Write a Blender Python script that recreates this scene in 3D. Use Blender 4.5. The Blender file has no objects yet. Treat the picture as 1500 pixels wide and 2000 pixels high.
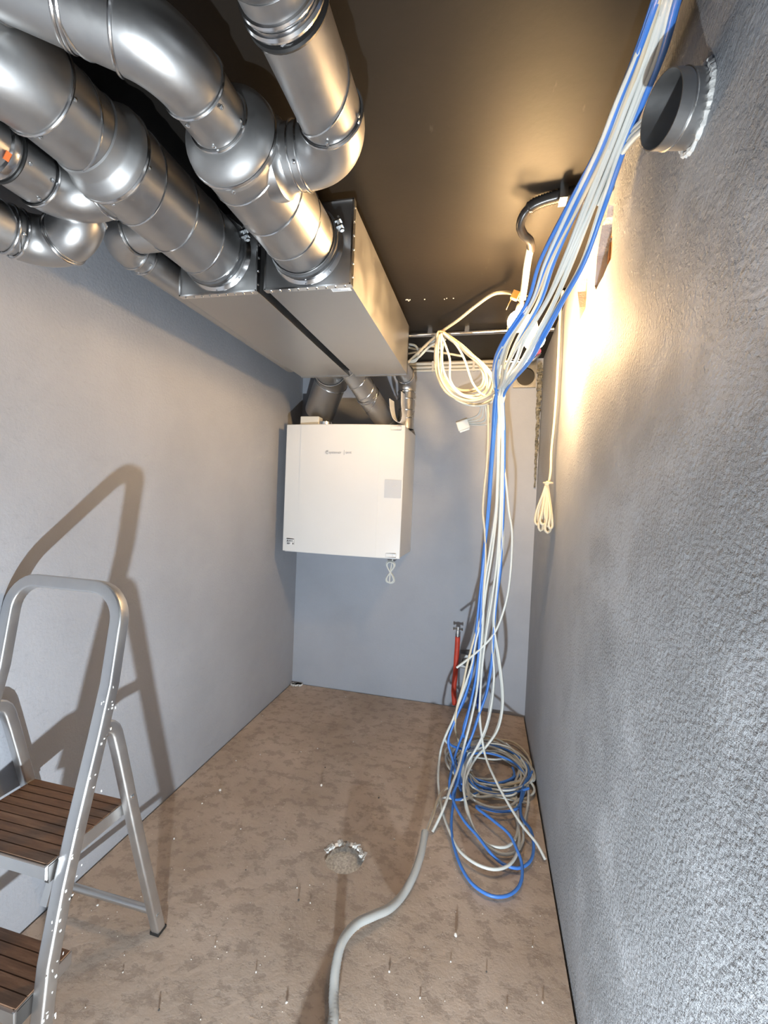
import bpy, bmesh, math, random
from mathutils import Vector, Matrix
PI = math.pi
sc = bpy.context.scene
COL = sc.collection

# ------------------------------------------------------------------ camera
YAW, PITCH, ROLL = 0.2291, -0.0308, 0.0424
cam_d = bpy.data.cameras.new('camera'); cam = bpy.data.objects.new('camera', cam_d); COL.objects.link(cam)
fw = Vector((-math.sin(YAW)*math.cos(PITCH), math.cos(YAW)*math.cos(PITCH), math.sin(PITCH)))
r0 = Vector((math.cos(YAW), math.sin(YAW), 0)); u0 = r0.cross(fw)
rr = r0*math.cos(ROLL)+u0*math.sin(ROLL); uu = -r0*math.sin(ROLL)+u0*math.cos(ROLL)
M4 = Matrix((rr, uu, -fw)).transposed().to_4x4(); M4.translation = Vector((1.352, 0, 1.4))
cam.matrix_world = M4
cam_d.sensor_fit = 'HORIZONTAL'; cam_d.sensor_width = 36; cam_d.lens = 861.2*36/1500; cam_d.clip_start = .02
sc.camera = cam

# ------------------------------------------------------------------ world, lights, exposure
w = bpy.data.worlds.new('world'); sc.world = w; w.use_nodes = True
w.node_tree.nodes['Background'].inputs[0].default_value = (.5, .55, .62, 1)
w.node_tree.nodes['Background'].inputs[1].default_value = .02
sc.view_settings.view_transform = 'Standard'; sc.view_settings.look = 'None'
sc.view_settings.gamma = 1; sc.view_settings.use_curve_mapping = False
sc.view_settings.exposure = 0.92
BULB = 290.0
# LED work light standing on the floor just behind the viewpoint, aimed up and forward
ld = bpy.data.lights.new('work_light', 'AREA'); ld.shape = 'DISK'; ld.size = .045; ld.energy = 36; ld.color = (.86, .94, 1.0)
lo = bpy.data.objects.new('work_light', ld); COL.objects.link(lo)
lo.location = (1.335, -.12, .19)
lo.rotation_euler = Vector((-.25, .72, .62)).to_track_quat('-Z', 'Y').to_euler()

W, D, H, BACK = 1.659, 3.018, 2.345, -1.9

# ------------------------------------------------------------------ materials
def newmat(name):
    m = bpy.data.materials.new(name); m.use_nodes = True
    return m, m.node_tree, m.node_tree.nodes['Principled BSDF']
def simple(name, col, rough=.5, metal=0, spec=.5, noise=0, nscale=30, bump=0, bscale=200):
    m, nt, b = newmat(name)
    b.inputs['Base Color'].default_value = (*col, 1); b.inputs['Roughness'].default_value = rough
    b.inputs['Metallic'].default_value = metal; b.inputs['Specular IOR Level'].default_value = spec
    tc = nt.nodes.new('ShaderNodeTexCoord')
    if noise:
        n = nt.nodes.new('ShaderNodeTexNoise'); n.inputs['Scale'].default_value = nscale; n.inputs['Detail'].default_value = 5
        nt.links.new(tc.outputs['Object'], n.inputs['Vector'])
        r = nt.nodes.new('ShaderNodeValToRGB')
        r.color_ramp.elements[0].position = .3; r.color_ramp.elements[1].position = .7
        r.color_ramp.elements[0].color = (*[c*(1-noise) for c in col], 1); r.color_ramp.elements[1].color = (*[min(1, c*(1+noise)) for c in col], 1)
        nt.links.new(n.outputs['Fac'], r.inputs[0]); nt.links.new(r.outputs[0], b.inputs['Base Color'])
    if bump:
        n2 = nt.nodes.new('ShaderNodeTexNoise'); n2.inputs['Scale'].default_value = bscale; n2.inputs['Detail'].default_value = 4
        nt.links.new(tc.outputs['Object'], n2.inputs['Vector'])
        bp = nt.nodes.new('ShaderNodeBump'); bp.inputs['Strength'].default_value = bump; bp.inputs['Distance'].default_value = .003
        nt.links.new(n2.outputs['Fac'], bp.inputs['Height']); nt.links.new(bp.outputs[0], b.inputs['Normal'])
    return m
def N(nt, t, **k):
    n = nt.nodes.new(t)
    for a, v in k.items():
        if a in n.inputs: n.inputs[a].default_value = v
    return n
def ramp(nt, src, stops):
    r = nt.nodes.new('ShaderNodeValToRGB'); e = r.color_ramp.elements
    while len(e) < len(stops): e.new(.5)
    for el, (p, c) in zip(e, stops):
        el.position = p; el.color = (*c, 1) if len(c) == 3 else c
    nt.links.new(src, r.inputs[0]); return r
def mul(nt, a, b, op='MULTIPLY'):
    m = nt.nodes.new('ShaderNodeMath'); m.operation = op
    for i, v in enumerate((a, b)):
        if isinstance(v, (int, float)): m.inputs[i].default_value = v
        else: nt.links.new(v, m.inputs[i])
    return m.outputs[0]

def galvanised(name, base=.56, rough=.3, warm=1.0):
    m, nt, b = newmat(name); b.inputs['Metallic'].default_value = 1
    tc = N(nt, 'ShaderNodeTexCoord')
    mp = N(nt, 'ShaderNodeMapping'); mp.inputs['Scale'].default_value = (1, 1, 1)
    nt.links.new(tc.outputs['Object'], mp.inputs[0])
    n = N(nt, 'ShaderNodeTexNoise', Scale=9, Detail=6, Roughness=.6); nt.links.new(mp.outputs[0], n.inputs['Vector'])
    n2 = N(nt, 'ShaderNodeTexNoise', Scale=70, Detail=3, Roughness=.5); nt.links.new(mp.outputs[0], n2.inputs['Vector'])
    mx = mul(nt, mul(nt, n.outputs['Fac'], .8), mul(nt, n2.outputs['Fac'], .2), 'ADD')
    c = ramp(nt, mx, [(.35, (base*.95, base*.95, base*.96)), (.65, (base*1.04, base*1.04, base*1.03))])
    nt.links.new(c.outputs[0], b.inputs['Base Color'])
    r = ramp(nt, mx, [(.35, (rough*.9,)*3), (.65, (rough*1.12,)*3)])
    nt.links.new(r.outputs[0], b.inputs['Roughness'])
    return m

def wall_mat(name, col, coarse, fine_scale, strength, dist, dents=0, mask=False):
    m, nt, b = newmat(name); b.inputs['Roughness'].default_value = .62; b.inputs['Specular IOR Level'].default_value = .3
    tc = N(nt, 'ShaderNodeTexCoord'); ob = tc.outputs['Object']
    big = N(nt, 'ShaderNodeTexNoise', Scale=2.2, Detail=4, Roughness=.6); nt.links.new(ob, big.inputs['Vector'])
    c = ramp(nt, big.outputs['Fac'], [(.3, tuple(x*.93 for x in col)), (.7, tuple(min(1, x*1.06) for x in col))])
    nt.links.new(c.outputs[0], b.inputs['Base Color'])
    f = N(nt, 'ShaderNodeTexNoise', Scale=fine_scale, Detail=5, Roughness=.62); nt.links.new(ob, f.inputs['Vector'])
    g = N(nt, 'ShaderNodeTexNoise', Scale=coarse, Detail=3, Roughness=.5); nt.links.new(ob, g.inputs['Vector'])
    h = f.outputs['Fac']
    if mask:
        fr = ramp(nt, f.outputs['Fac'], [(.34, (0, 0, 0)), (.68, (1, 1, 1))])
        mk = N(nt, 'ShaderNodeTexNoise', Scale=3.2, Detail=4, Roughness=.7); nt.links.new(ob, mk.inputs['Vector'])
        mr = ramp(nt, mk.outputs['Fac'], [(.36, (.12,)*3), (.60, (1, 1, 1))])
        h = mul(nt, fr.outputs[0], mr.outputs[0])
        sp = nt.nodes.new('ShaderNodeSeparateXYZ'); nt.links.new(ob, sp.inputs[0])
        mr2 = nt.nodes.new('ShaderNodeMapRange'); mr2.inputs[1].default_value = 1.1; mr2.inputs[2].default_value = 2.0; mr2.inputs[3].default_value = 1; mr2.inputs[4].default_value = .18
        nt.links.new(sp.outputs[1], mr2.inputs[0]); h = mul(nt, h, mr2.outputs[0])
    h = mul(nt, h, mul(nt, g.outputs['Fac'], .7), 'ADD')
    if dents:
        mp = N(nt, 'ShaderNodeMapping'); mp.inputs['Scale'].default_value = (1, 14, 34); nt.links.new(ob, mp.inputs[0])
        d = N(nt, 'ShaderNodeTexNoise', Scale=1.7, Detail=6, Roughness=.75); nt.links.new(mp.outputs[0], d.inputs['Vector'])
        dr = ramp(nt, d.outputs['Fac'], [(.375, (0, 0, 0)), (.395, (1, 1, 1))])
        h = mul(nt, h, mul(nt, dr.outputs[0], dents), 'ADD')
    bp = N(nt, 'ShaderNodeBump', Strength=strength, Distance=dist)
    nt.links.new(h, bp.inputs['Height']); nt.links.new(bp.outputs[0], b.inputs['Normal'])
    return m

MW_LEFT = wall_mat('left_wall_paint', (.318, .331, .362), 6, 90, .45, .004, dents=1.6)
MW_BACK = wall_mat('back_wall_paint', (.345, .372, .425), 5, 90, .25, .003)
MW_RIGHT = wall_mat('right_wall_plaster', (.37, .386, .412), 9, 118, 1.0, .0085, mask=True)

def ceiling_mat():
    m, nt, b = newmat('ceiling_dark_paint'); b.inputs['Roughness'].default_value = .55; b.inputs['Specular IOR Level'].default_value = .22
    tc = N(nt, 'ShaderNodeTexCoord'); ob = tc.outputs['Object']
    n = N(nt, 'ShaderNodeTexNoise', Scale=3, Detail=6, Roughness=.6); nt.links.new(ob, n.inputs['Vector'])
    c = ramp(nt, n.outputs['Fac'], [(.3, (.0100, .0086, .0074)), (.7, (.0145, .0124, .0106))])
    # pale rub marks
    mp = N(nt, 'ShaderNodeMapping'); mp.inputs['Scale'].default_value = (9, 3, 1); nt.links.new(ob, mp.inputs[0])
    k = N(nt, 'ShaderNodeTexNoise', Scale=2.0, Detail=5, Roughness=.65); nt.links.new(mp.outputs[0], k.inputs['Vector'])
    kr = ramp(nt, k.outputs['Fac'], [(.67, (0, 0, 0)), (.8, (1, 1, 1))])
    mx = nt.nodes.new('ShaderNodeMixRGB'); mx.inputs[2].default_value = (.07, .065, .06, 1)
    nt.links.new(mul(nt, kr.outputs[0], .6), mx.inputs[0]); nt.links.new(c.outputs[0], mx.inputs[1])
    nt.links.new(mx.outputs[0], b.inputs['Base Color'])
    g = N(nt, 'ShaderNodeTexNoise', Scale=60, Detail=4); nt.links.new(ob, g.inputs['Vector'])
    bp = N(nt, 'ShaderNodeBump', Strength=.15, Distance=.002); nt.links.new(g.outputs['Fac'], bp.inputs['Height'])
    nt.links.new(bp.outputs[0], b.inputs['Normal'])
    return m
M_CEIL = ceiling_mat()

def floor_mat():
    m, nt, b = newmat('floor_concrete'); b.inputs['Roughness'].default_value = .8; b.inputs['Specular IOR Level'].default_value = .25
    tc = N(nt, 'ShaderNodeTexCoord'); ob = tc.outputs['Object']
    n = N(nt, 'ShaderNodeTexNoise', Scale=2.6, Detail=4, Roughness=.55); nt.links.new(ob, n.inputs['Vector'])
    base = ramp(nt, n.outputs['Fac'], [(.3, (.43, .345, .275)), (.7, (.60, .50, .42))])
    mp = N(nt, 'ShaderNodeMapping'); mp.inputs['Scale'].default_value = (1, 1.25, 1); nt.links.new(ob, mp.inputs[0])
    k = N(nt, 'ShaderNodeTexNoise', Scale=15, Detail=12, Roughness=.72); nt.links.new(mp.outputs[0], k.inputs['Vector'])
    kr = ramp(nt, k.outputs['Fac'], [(.42, (1, 1, 1)), (.465, (.6,)*3), (.50, (0, 0, 0))])
    mx = nt.nodes.new('ShaderNodeMixRGB'); mx.inputs[2].default_value = (.30, .235, .19, 1)
    nt.links.new(mul(nt, kr.outputs[0], .5), mx.inputs[0]); nt.links.new(base.outputs[0], mx.inputs[1])
    # tiny pale grit
    s = N(nt, 'ShaderNodeTexNoise', Scale=160, Detail=2); nt.links.new(ob, s.inputs['Vector'])
    sr = ramp(nt, s.outputs['Fac'], [(.72, (0, 0, 0)), (.76, (1, 1, 1))])
    mx2 = nt.nodes.new('ShaderNodeMixRGB'); mx2.inputs[2].default_value = (.5, .47, .42, 1)
    nt.links.new(mul(nt, sr.outputs[0], .6), mx2.inputs[0]); nt.links.new(mx.outputs[0], mx2.inputs[1])
    nt.links.new(mx2.outputs[0], b.inputs['Base Color'])
    g = N(nt, 'ShaderNodeTexNoise', Scale=45, Detail=6, Roughness=.7); nt.links.new(ob, g.inputs['Vector'])
    h = mul(nt, g.outputs['Fac'], mul(nt, kr.outputs[0], -.5), 'ADD')
    bp = N(nt, 'ShaderNodeBump', Strength=.5, Distance=.004); nt.links.new(h, bp.inputs['Height'])
    nt.links.new(bp.outputs[0], b.inputs['Normal'])
    return m
M_FLOOR = floor_mat()
M_GALV = galvanised('galvanised_duct', .47, .40)
M_BRUSHED = galvanised('brushed_reducer', .42, .52)
M_GALV_BOX = galvanised('galvanised_box_sheet', .45, .40)
M_BEAD = galvanised('bead_steel', .66, .2)
M_ZINC = simple('zinc_bright', (.75, .78, .8), .2, 1)
M_DARKSTEEL = simple('dull_steel', (.26, .27, .28), .4, 1, noise=.2)
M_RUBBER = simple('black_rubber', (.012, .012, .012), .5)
M_WHITE = simple('white_enamel', (.70, .71, .71), .32, noise=.02, nscale=3)
M_WHITE2 = simple('white_enamel_side', (.66, .66, .65), .35, noise=.02, nscale=3)
M_SCREEN = simple('grey_display', (.55, .58, .62), .18)
M_GREYINK = simple('grey_ink', (.42, .43, .45), .5)
M_BLACKINK = simple('black_ink', (.03, .03, .035), .5)
M_PLASTIC = simple('white_plastic', (.58, .58, .54), .4)
M_CABW = simple('white_cable_jacket', (.60, .63, .61), .38, noise=.05, nscale=8)
M_CABB = simple('blue_cable_jacket', (.055, .2, .62), .38, noise=.08, nscale=8)
M_CABC = simple('cream_cable_jacket', (.60, .53, .40), .42, noise=.05, nscale=8)
CABM = {'white': M_CABW, 'blue': M_CABB, 'cream': M_CABC}
M_HOSE = simple('grey_corrugated_hose', (.40, .41, .40), .45)
M_BLKCOND = simple('black_corrugated_conduit', (.035, .032, .03), .28)
M_PLASTER = simple('broken_plaster', (.40, .40, .40), .9, noise=.35, nscale=60, bump=1, bscale=90)
M_MORTAR = simple('white_mortar', (.62, .62, .60), .9, noise=.25, nscale=70, bump=1, bscale=110)
M_BRICK = simple('old_brick', (.34, .17, .075), .9, noise=.45, nscale=25, bump=1, bscale=70)
M_RED = simple('red_pipe_insulation', (.55, .055, .03), .5, noise=.12, nscale=20)
M_BLUE = simple('blue_pipe_insulation', (.02, .08, .42), .5, noise=.12, nscale=20)
M_PINK = simple('pink_fitting', (.45, .12, .22), .4)
M_ORANGE = simple('amber_terminal', (.75, .38, .1), .3)
M_COPPER = simple('copper_wire', (.7, .36, .18), .3, 1)
M_ALU = galvanised('ladder_aluminium', .62, .4)
M_PAPER = simple('white_paper', (.78, .78, .78), .7)
M_STONE = simple('pale_stone_chip', (.62, .6, .56), .85, noise=.2, nscale=80)
M_DARKCHIP = simple('dark_chip', (.05, .045, .04), .85)
M_ORANGEPRINT = simple('orange_print', (.7, .16, .04), .5)
def tread_mat():
    m, nt, b = newmat('brown_ribbed_tread'); b.inputs['Roughness'].default_value = .55
    tc = N(nt, 'ShaderNodeTexCoord')
    mp = N(nt, 'ShaderNodeMapping'); mp.inputs['Scale'].default_value = (3, 30, 10); nt.links.new(tc.outputs['Object'], mp.inputs[0])
    n = N(nt, 'ShaderNodeTexNoise', Scale=2.5, Detail=6, Roughness=.65); nt.links.new(mp.outputs[0], n.inputs['Vector'])
    c = ramp(nt, n.outputs['Fac'], [(.3, (.13, .07, .04)), (.55, (.22, .125, .075)), (.75, (.34, .22, .145))])
    nt.links.new(c.outputs[0], b.inputs['Base Color']); return m
M_TREAD = tread_mat()
def bulb_mat():
    m, nt, b = newmat('lit_bulb'); b.inputs['Base Color'].default_value = (1, .9, .7, 1)
    b.inputs['Emission Color'].default_value = (1, .63, .29, 1); b.inputs['Emission Strength'].default_value = BULB
    return m
M_BULB = bulb_mat()

# ------------------------------------------------------------------ mesh helpers
class MB:
    def __init__(s): s.v = []; s.f = []
    def add(s, v, f):
        o = len(s.v); s.v += [tuple(x) for x in v]; s.f += [tuple(i+o for i in q) for q in f]; return s
    def box(s, lo, hi):
        x0, y0, z0 = lo; x1, y1, z1 = hi
        return s.add([(x0,y0,z0),(x1,y0,z0),(x1,y1,z0),(x0,y1,z0),(x0,y0,z1),(x1,y0,z1),(x1,y1,z1),(x0,y1,z1)],
                     [(0,3,2,1),(4,5,6,7),(0,1,5,4),(1,2,6,5),(2,3,7,6),(3,0,4,7)])
    def obox(s, c, size, R):
        c = Vector(c); a, b, d = [x/2 for x in size]
        vs = [c+R@Vector((x*a, y*b, z*d)) for z in (-1,1) for x, y in ((-1,-1),(1,-1),(1,1),(-1,1))]
        return s.add(vs, [(0,3,2,1),(4,5,6,7),(0,1,5,4),(1,2,6,5),(2,3,7,6),(3,0,4,7)])
    def sweep(s, pts, prof, up=None, caps=True, closed=False, scale=None):
        pts = [Vector(p) for p in pts]; n = len(pts); m = len(prof)
        T = []
        for i in range(n):
            if closed: t = pts[(i+1) % n]-pts[i-1]
            else: t = pts[min(i+1, n-1)]-pts[max(i-1, 0)]
            if t.length < 1e-9: t = T[-1] if T else Vector((0,0,1))
            T.append(t.normalized())
        if up is None:
            a = Vector((0,0,1)) if abs(T[0].z) < .9 else Vector((1,0,0))
        else: a = Vector(up)
        vs = []; nrm = (a-T[0]*a.dot(T[0])).normalized()
        for i in range(n):
            if up is not None: nrm = (a-T[i]*a.dot(T[i])).normalized()
            else: nrm = (nrm-T[i]*nrm.dot(T[i])).normalized()
            bi = T[i].cross(nrm)
            k = scale[i] if scale else 1
            for x, y in prof: vs.append(pts[i]+nrm*(y*k)+bi*(x*k))
        fs = []
        for i in range(n if closed else n-1):
            j = (i+1) % n
            for q in range(m):
                r = (q+1) % m; fs.append((i*m+q, i*m+r, j*m+r, j*m+q))
        if caps and not closed:
            fs.append(tuple(reversed(range(m)))); fs.append(tuple(range((n-1)*m, n*m)))
        return s.add(vs, fs)
    def tube(s, pts, r, n=10, caps=True, closed=False):
        if isinstance(r, (list, tuple)): base = 1; scale = list(r)
        else: base = r; scale = None
        prof = [(math.cos(2*PI*i/n)*base, math.sin(2*PI*i/n)*base) for i in range(n)]
        return s.sweep(pts, prof, None, caps, closed, scale)
    def lathe(s, c, d, prof, n=32):
        """prof: list of (axial, radius)"""
        c = Vector(c); d = Vector(d).normalized(); a = d.orthogonal().normalized(); b = d.cross(a)
        vs = []; fs = []; m = len(prof)
        for t, r in prof:
            for i in range(n):
                A = 2*PI*i/n; vs.append(c+d*t+(a*math.cos(A)+b*math.sin(A))*r)
        for i in range(m-1):
            for q in range(n):
                r_ = (q+1) % n; fs.append((i*n+q, i*n+r_, (i+1)*n+r_, (i+1)*n+q))
        if prof[0][1] > 1e-6 and prof[0][1] < 0: pass
        return s.add(vs, fs)
    def mesh(s, name, mat, smooth=True, angle=35):
        me = bpy.data.meshes.new(name); me.from_pydata(s.v, [], s.f); me.update()
        bm = bmesh.new(); bm.from_mesh(me); bmesh.ops.remove_doubles(bm, verts=bm.verts, dist=1e-6)
        bmesh.ops.recalc_face_normals(bm, faces=bm.faces)
        if smooth:
            for f in bm.faces: f.smooth = True
            for e in bm.edges:
                if len(e.link_faces) == 2 and e.calc_face_angle(0) > math.radians(angle): e.smooth = False
        bm.to_mesh(me); bm.free(); me.materials.append(mat); return me
    def build(s, name, mat, parent=None, smooth=True, angle=35):
        o = bpy.data.objects.new(name, s.mesh(name, mat, smooth, angle)); COL.objects.link(o)
        if parent: o.parent = parent; o.matrix_parent_inverse = parent.matrix_world.inverted()
        return o
def tag(o, label=None, cat=None, group=None, kind=None):
    if label: o['label'] = label
    if cat: o['category'] = cat
    if group: o['group'] = group
    if kind: o['kind'] = kind
    return o
def thing(name, label, cat, loc=(0,0,0), group=None):
    o = bpy.data.objects.new(name, None); COL.objects.link(o); o.location = loc; o.empty_display_size = .05
    o.matrix_world = Matrix.Translation(loc)
    return tag(o, label, cat, group)
def bevel(o, wdt=.004, seg=2):
    m = o.modifiers.new('bevel', 'BEVEL'); m.width = wdt; m.segments = seg; m.limit_method = 'ANGLE'; m.angle_limit = math.radians(40)
    return o
def spline(P, step=.02):
    P = [Vector(p) for p in P]
    out = []
    for i in range(len(P)-1):
        p0 = P[max(i-1, 0)]; p1 = P[i]; p2 = P[i+1]; p3 = P[min(i+2, len(P)-1)]
        # centripetal catmull-rom
        def tj(t, a, b): return t+max((b-a).length, 1e-4)**.5
        t0 = 0; t1 = tj(t0, p0, p1) if i > 0 else .1; t2 = tj(t1, p1, p2); t3 = tj(t2, p2, p3)
        n = max(2, int((p2-p1).length/step))
        for k in range(n):
            t = t1+(t2-t1)*k/n
            a1 = p0.lerp(p1, (t-t0)/(t1-t0)) if i > 0 else p1
            a2 = p1.lerp(p2, (t-t1)/(t2-t1)); a3 = p2.lerp(p3, (t-t2)/(t3-t2)) if i < len(P)-2 else p2
            b1 = a1.lerp(a2, (t-t0)/(t2-t0)); b2 = a2.lerp(a3, (t-t1)/(t3-t1))
            out.append(b1.lerp(b2, (t-t1)/(t2-t1)))
    out.append(P[-1]); return out

# ------------------------------------------------------------------ room
def plate(name, outer, holes, toworld, thick, mat, kind='structure'):
    """flat slab with holes; outer/holes are 2D loops, toworld(u,v,depth) -> xyz"""
    bm = bmesh.new(); loops = []; edges = []
    for L in [outer]+holes:
        vs = [bm.verts.new(toworld(u, v, 0)) for u, v in L]
        es = [bm.edges.new((vs[i], vs[(i+1) % len(vs)])) for i in range(len(vs))]
        edges += es; loops.append((L, vs))
    bmesh.ops.triangle_fill(bm, edges=edges, use_beauty=True)
    for L, vs in loops:
        bk = [bm.verts.new(toworld(u, v, thick)) for u, v in L]
        for i in range(len(vs)):
            j = (i+1) % len(vs); bm.faces.new((vs[i], vs[j], bk[j], bk[i]))
    bmesh.ops.recalc_face_normals(bm, faces=bm.faces)
    me = bpy.data.meshes.new(name); bm.to_mesh(me); bm.free(); me.materials.append(mat)
    o = bpy.data.objects.new(name, me); COL.objects.link(o)
    if kind: o['kind'] = kind
    return o
rnd = random.Random(7)
HC = (.878, 1.608); HR = .078
hole = [(HC[0]+HR*(1+.05*rnd.uniform(-1, 1))*math.cos(a), HC[1]+HR*(1+.05*rnd.uniform(-1, 1))*math.sin(a)) for a in [2*PI*i/28 for i in range(28)]]
floor = plate('floor', [(.007, BACK), (W-.007, BACK), (W-.007, D-.008), (.007, D-.008)], [hole], lambda u, v, d: (u, v, -d), .05, M_FLOOR)
tag(floor, 'rough brown concrete floor with a small round hole')
mb = MB().lathe((HC[0], HC[1], -.045), (0, 0, 1), [(.012, 0.0001), (.016, .04), (.010, .070), (.03, .083)], 28)
tag(mb.build('hole_fill', simple('pale_rubble', (.78, .77, .74), .9, noise=.3, nscale=120, bump=1, bscale=120), floor), 'white rubble filling the floor hole')
# pale crumbled rim on the far side of the hole
rim = MB()
for i in range(34):
    a = rnd.uniform(.1, PI-.1); q = HR*rnd.uniform(.86, 1.06)
    s_ = rnd.uniform(.004, .010)
    c = Vector((HC[0]+q*math.cos(a), HC[1]+q*math.sin(a), -.004))
    R = Matrix.Rotation(rnd.uniform(0, 3), 3, 'Z') @ Matrix.Rotation(rnd.uniform(-.5, .5), 3, 'X')
    rim.obox(c, (s_*2, s_*1.4, s_), R)
tag(rim.build('crumbled_rim', M_MORTAR, floor, smooth=False), 'white crumbled mortar rim', kind='stuff')

ceil_o = MB().box((-.06, BACK-.06, H), (W+.06, D+.06, H+.05)).build('ceiling', M_CEIL, smooth=False); tag(ceil_o, 'dark brown-black painted concrete ceiling', kind='structure')
rk0 = random.Random(31); mb = MB()
for i in range(10):
    t_ = rk0.random()**1.6
    mb.obox((.93+.24*t_, 2.085+.01*rk0.uniform(-1, 1), H-.0015), (.003+.004*rk0.random(), .003, .003), Matrix.Rotation(rk0.uniform(0, 3), 3, 'Z'))
tag(mb.build('plaster_specks', M_MORTAR, ceil_o, smooth=False), 'white plaster specks along a joint', kind='stuff')
o = MB().box((-.06, BACK, -.06), (0, D, H)).build('wall_left', MW_LEFT, smooth=False); tag(o, 'smooth grey painted left wall', kind='structure')
wall_left = o
o = MB().box((-.06, D, -.06), (W+.12, D+.06, H)).build('wall_back', MW_BACK, smooth=False); tag(o, 'smooth blue-grey painted back wall', kind='structure')
wall_back = o
o = MB().box((-.06, BACK-.06, -.06), (W+.12, BACK, H)).build('wall_front', MW_BACK, smooth=False); tag(o, 'grey wall behind the viewpoint', kind='structure')
def yz(P): return [(p[1], p[2]) for p in P]
rec1 = yz([(1.659,1.441,2.296),(1.659,1.465,2.274),(1.659,1.515,2.281),(1.659,1.540,2.248),(1.659,1.565,2.214),(1.659,1.568,2.166),(1.659,1.579,2.125),(1.659,1.551,2.098),(1.659,1.512,2.100),(1.659,1.461,2.097),(1.659,1.416,2.104),(1.659,1.372,2.105),(1.659,1.369,2.137),(1.659,1.385,2.189),(1.659,1.381,2.222),(1.659,1.383,2.256)])
rec2 = yz([(1.659,1.727,2.318),(1.659,1.783,2.302),(1.659,1.862,2.320),(1.659,1.885,2.296),(1.659,1.892,2.249),(1.659,1.839,2.167),(1.659,1.813,2.105),(1.659,1.757,2.104),(1.659,1.705,2.106),(1.659,1.701,2.152),(1.659,1.704,2.199),(1.659,1.701,2.251)])
wr = plate('wall_right', [(BACK, -.06), (D, -.06), (D, H), (BACK, H)], [rec1, rec2], lambda u, v, d: (W+d, u, v), .045, MW_RIGHT)
tag(wr, 'right wall of coarse grey plaster with broken patches at the top')
# masonry showing in the two broken patches
def bricks(parent, y0, y1, z0, z1):
    z = z0; k = 0
    while z < z1:
        y = y0-.06*(k % 2)
        while y < y1:
            b = MB().box((W+.030+rnd.uniform(0, .006), y+.004, z+.004), (W+.07, min(y+.118, y1+.05), min(z+.062, H-.002))).build('brick', M_BRICK, parent, smooth=False)
            y += .12
        z += .066; k += 1
bricks(wr, 1.30, 1.62, 2.05, 2.32)
bricks(wr, 1.66, 2.02, 2.02, 2.32)
MB().box((W+.05, BACK, -.06), (W+.1, D, H)).build('masonry_backing', M_PLASTER, wr, smooth=False)
# crumbling vertical chase in the back right corner
mb = MB()
cr = [(1.640,3.000,2.339),(1.650,3.000,2.143),(1.649,3.000,1.914),(1.651,3.000,1.684),(1.650,3.000,1.519)]
for i in range(150):
    t = i/149; z = 2.30-t*.78; wdt = .028*(1-t)+.006
    mb.obox((W-.012-.5*wdt*rnd.random(), D-.012-.03*rnd.random()*(1-t), z), (wdt*.7, .014, .010+.008*rnd.random()), Matrix.Rotation(rnd.uniform(-.6, .6), 3, 'X') @ Matrix.Rotation(rnd.uniform(-.6, .6), 3, 'Z'))
tag(mb.build('broken_corner', simple('mossy_mortar', (.20, .19, .15), .95, noise=.5, nscale=40), wall_back, smooth=False), 'crumbling mortar in the corner', kind='stuff')
# mortar crumbs in the floor corner
mb = MB()
for i in range(14):
    mb.obox((.02+.06*rnd.random(), D-.02-.03*rnd.random(), .008), (.03*rnd.random()+.01, .02, .012), Matrix.Rotation(rnd.uniform(0, 3), 3, 'Z'))
o = mb.build('mortar_crumbs', M_MORTAR, smooth=False); tag(o, 'little heap of white mortar crumbs in the far left corner', 'rubble', kind='stuff')

# ------------------------------------------------------------------ ducts
SCREW = MB().lathe((0, 0, 0), (0, 0, 1), [(0, .0045), (.0022, .004), (.0035, .0018), (.0036, .0001)], 8).mesh('screw', M_ZINC)
def screws(parent, c, d, r, angs):
    d = Vector(d).normalized(); a = Vector((0, 0, 1)); a = (a-d*a.dot(d)).normalized() if abs(d.z) < .95 else Vector((1, 0, 0)); b = d.cross(a)
    for A in angs:
        nrm = a*math.cos(A)+b*math.sin(A)
        o = bpy.data.objects.new('screw', SCREW); COL.objects.link(o)
        o.parent = parent; o.matrix_parent_inverse = parent.matrix_world.inverted()
        o.matrix_world = Matrix.Translation(Vector(c)+nrm*r) @ nrm.to_track_quat('Z', 'Y').to_matrix().to_4x4()
def bead(parent, c, d, r, wdt=.004, h=.004, name='coupling_bead', mat=None):
    prof = [(-wdt, r-.001), (-wdt*.7, r+h*.7), (0, r+h), (wdt*.7, r+h*.7), (wdt, r-.001)]
    return MB().lathe(c, d, prof, 40).build(name, mat or M_BEAD, parent)
def straight(parent, a, b, r, seam=True, pitch=.12, name='duct_section', phase=0):
    a = Vector(a); b = Vector(b); d = (b-a); L = d.length
    prof = [(0, r-.0012), (0, r), (L, r), (L, r-.0012)]
    o = MB().lathe(a, d, prof, 40).build(name, M_GALV, parent)
    if seam and L > .08:
        dn = d.normalized(); u = dn.orthogonal().normalized(); v = dn.cross(u)
        n = max(12, int(L/pitch*36)); P = []
        for i in range(n+1):
            t = L*i/n; A = 2*PI*t/pitch+phase
            P.append(a+dn*t+(u*math.cos(A)+v*math.sin(A))*(r+.0006))
        MB().tube(P, .0021, 5).build('spiral_seam', M_BEAD, o)
    return o
def elbow(parent, p, d0, d1, R, r, name='elbow', n=16):
    p = Vector(p); d0 = Vector(d0).normalized(); d1 = Vector(d1).normalized()
    ang = d0.angle(d1); side = (d1-d0*d1.dot(d0)).normalized(); c = p+side*R
    P = [c-side*R*math.cos(ang*i/n)+d0*R*math.sin(ang*i/n) for i in range(n+1)]
    o = MB().tube(P, r, 40, caps=False).build(name, M_GALV, parent)
    bead(o, P[0], d0, r, name='bead'); bead(o, P[-1], d1, r, name='bead')
    return P[-1], d1
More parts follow.
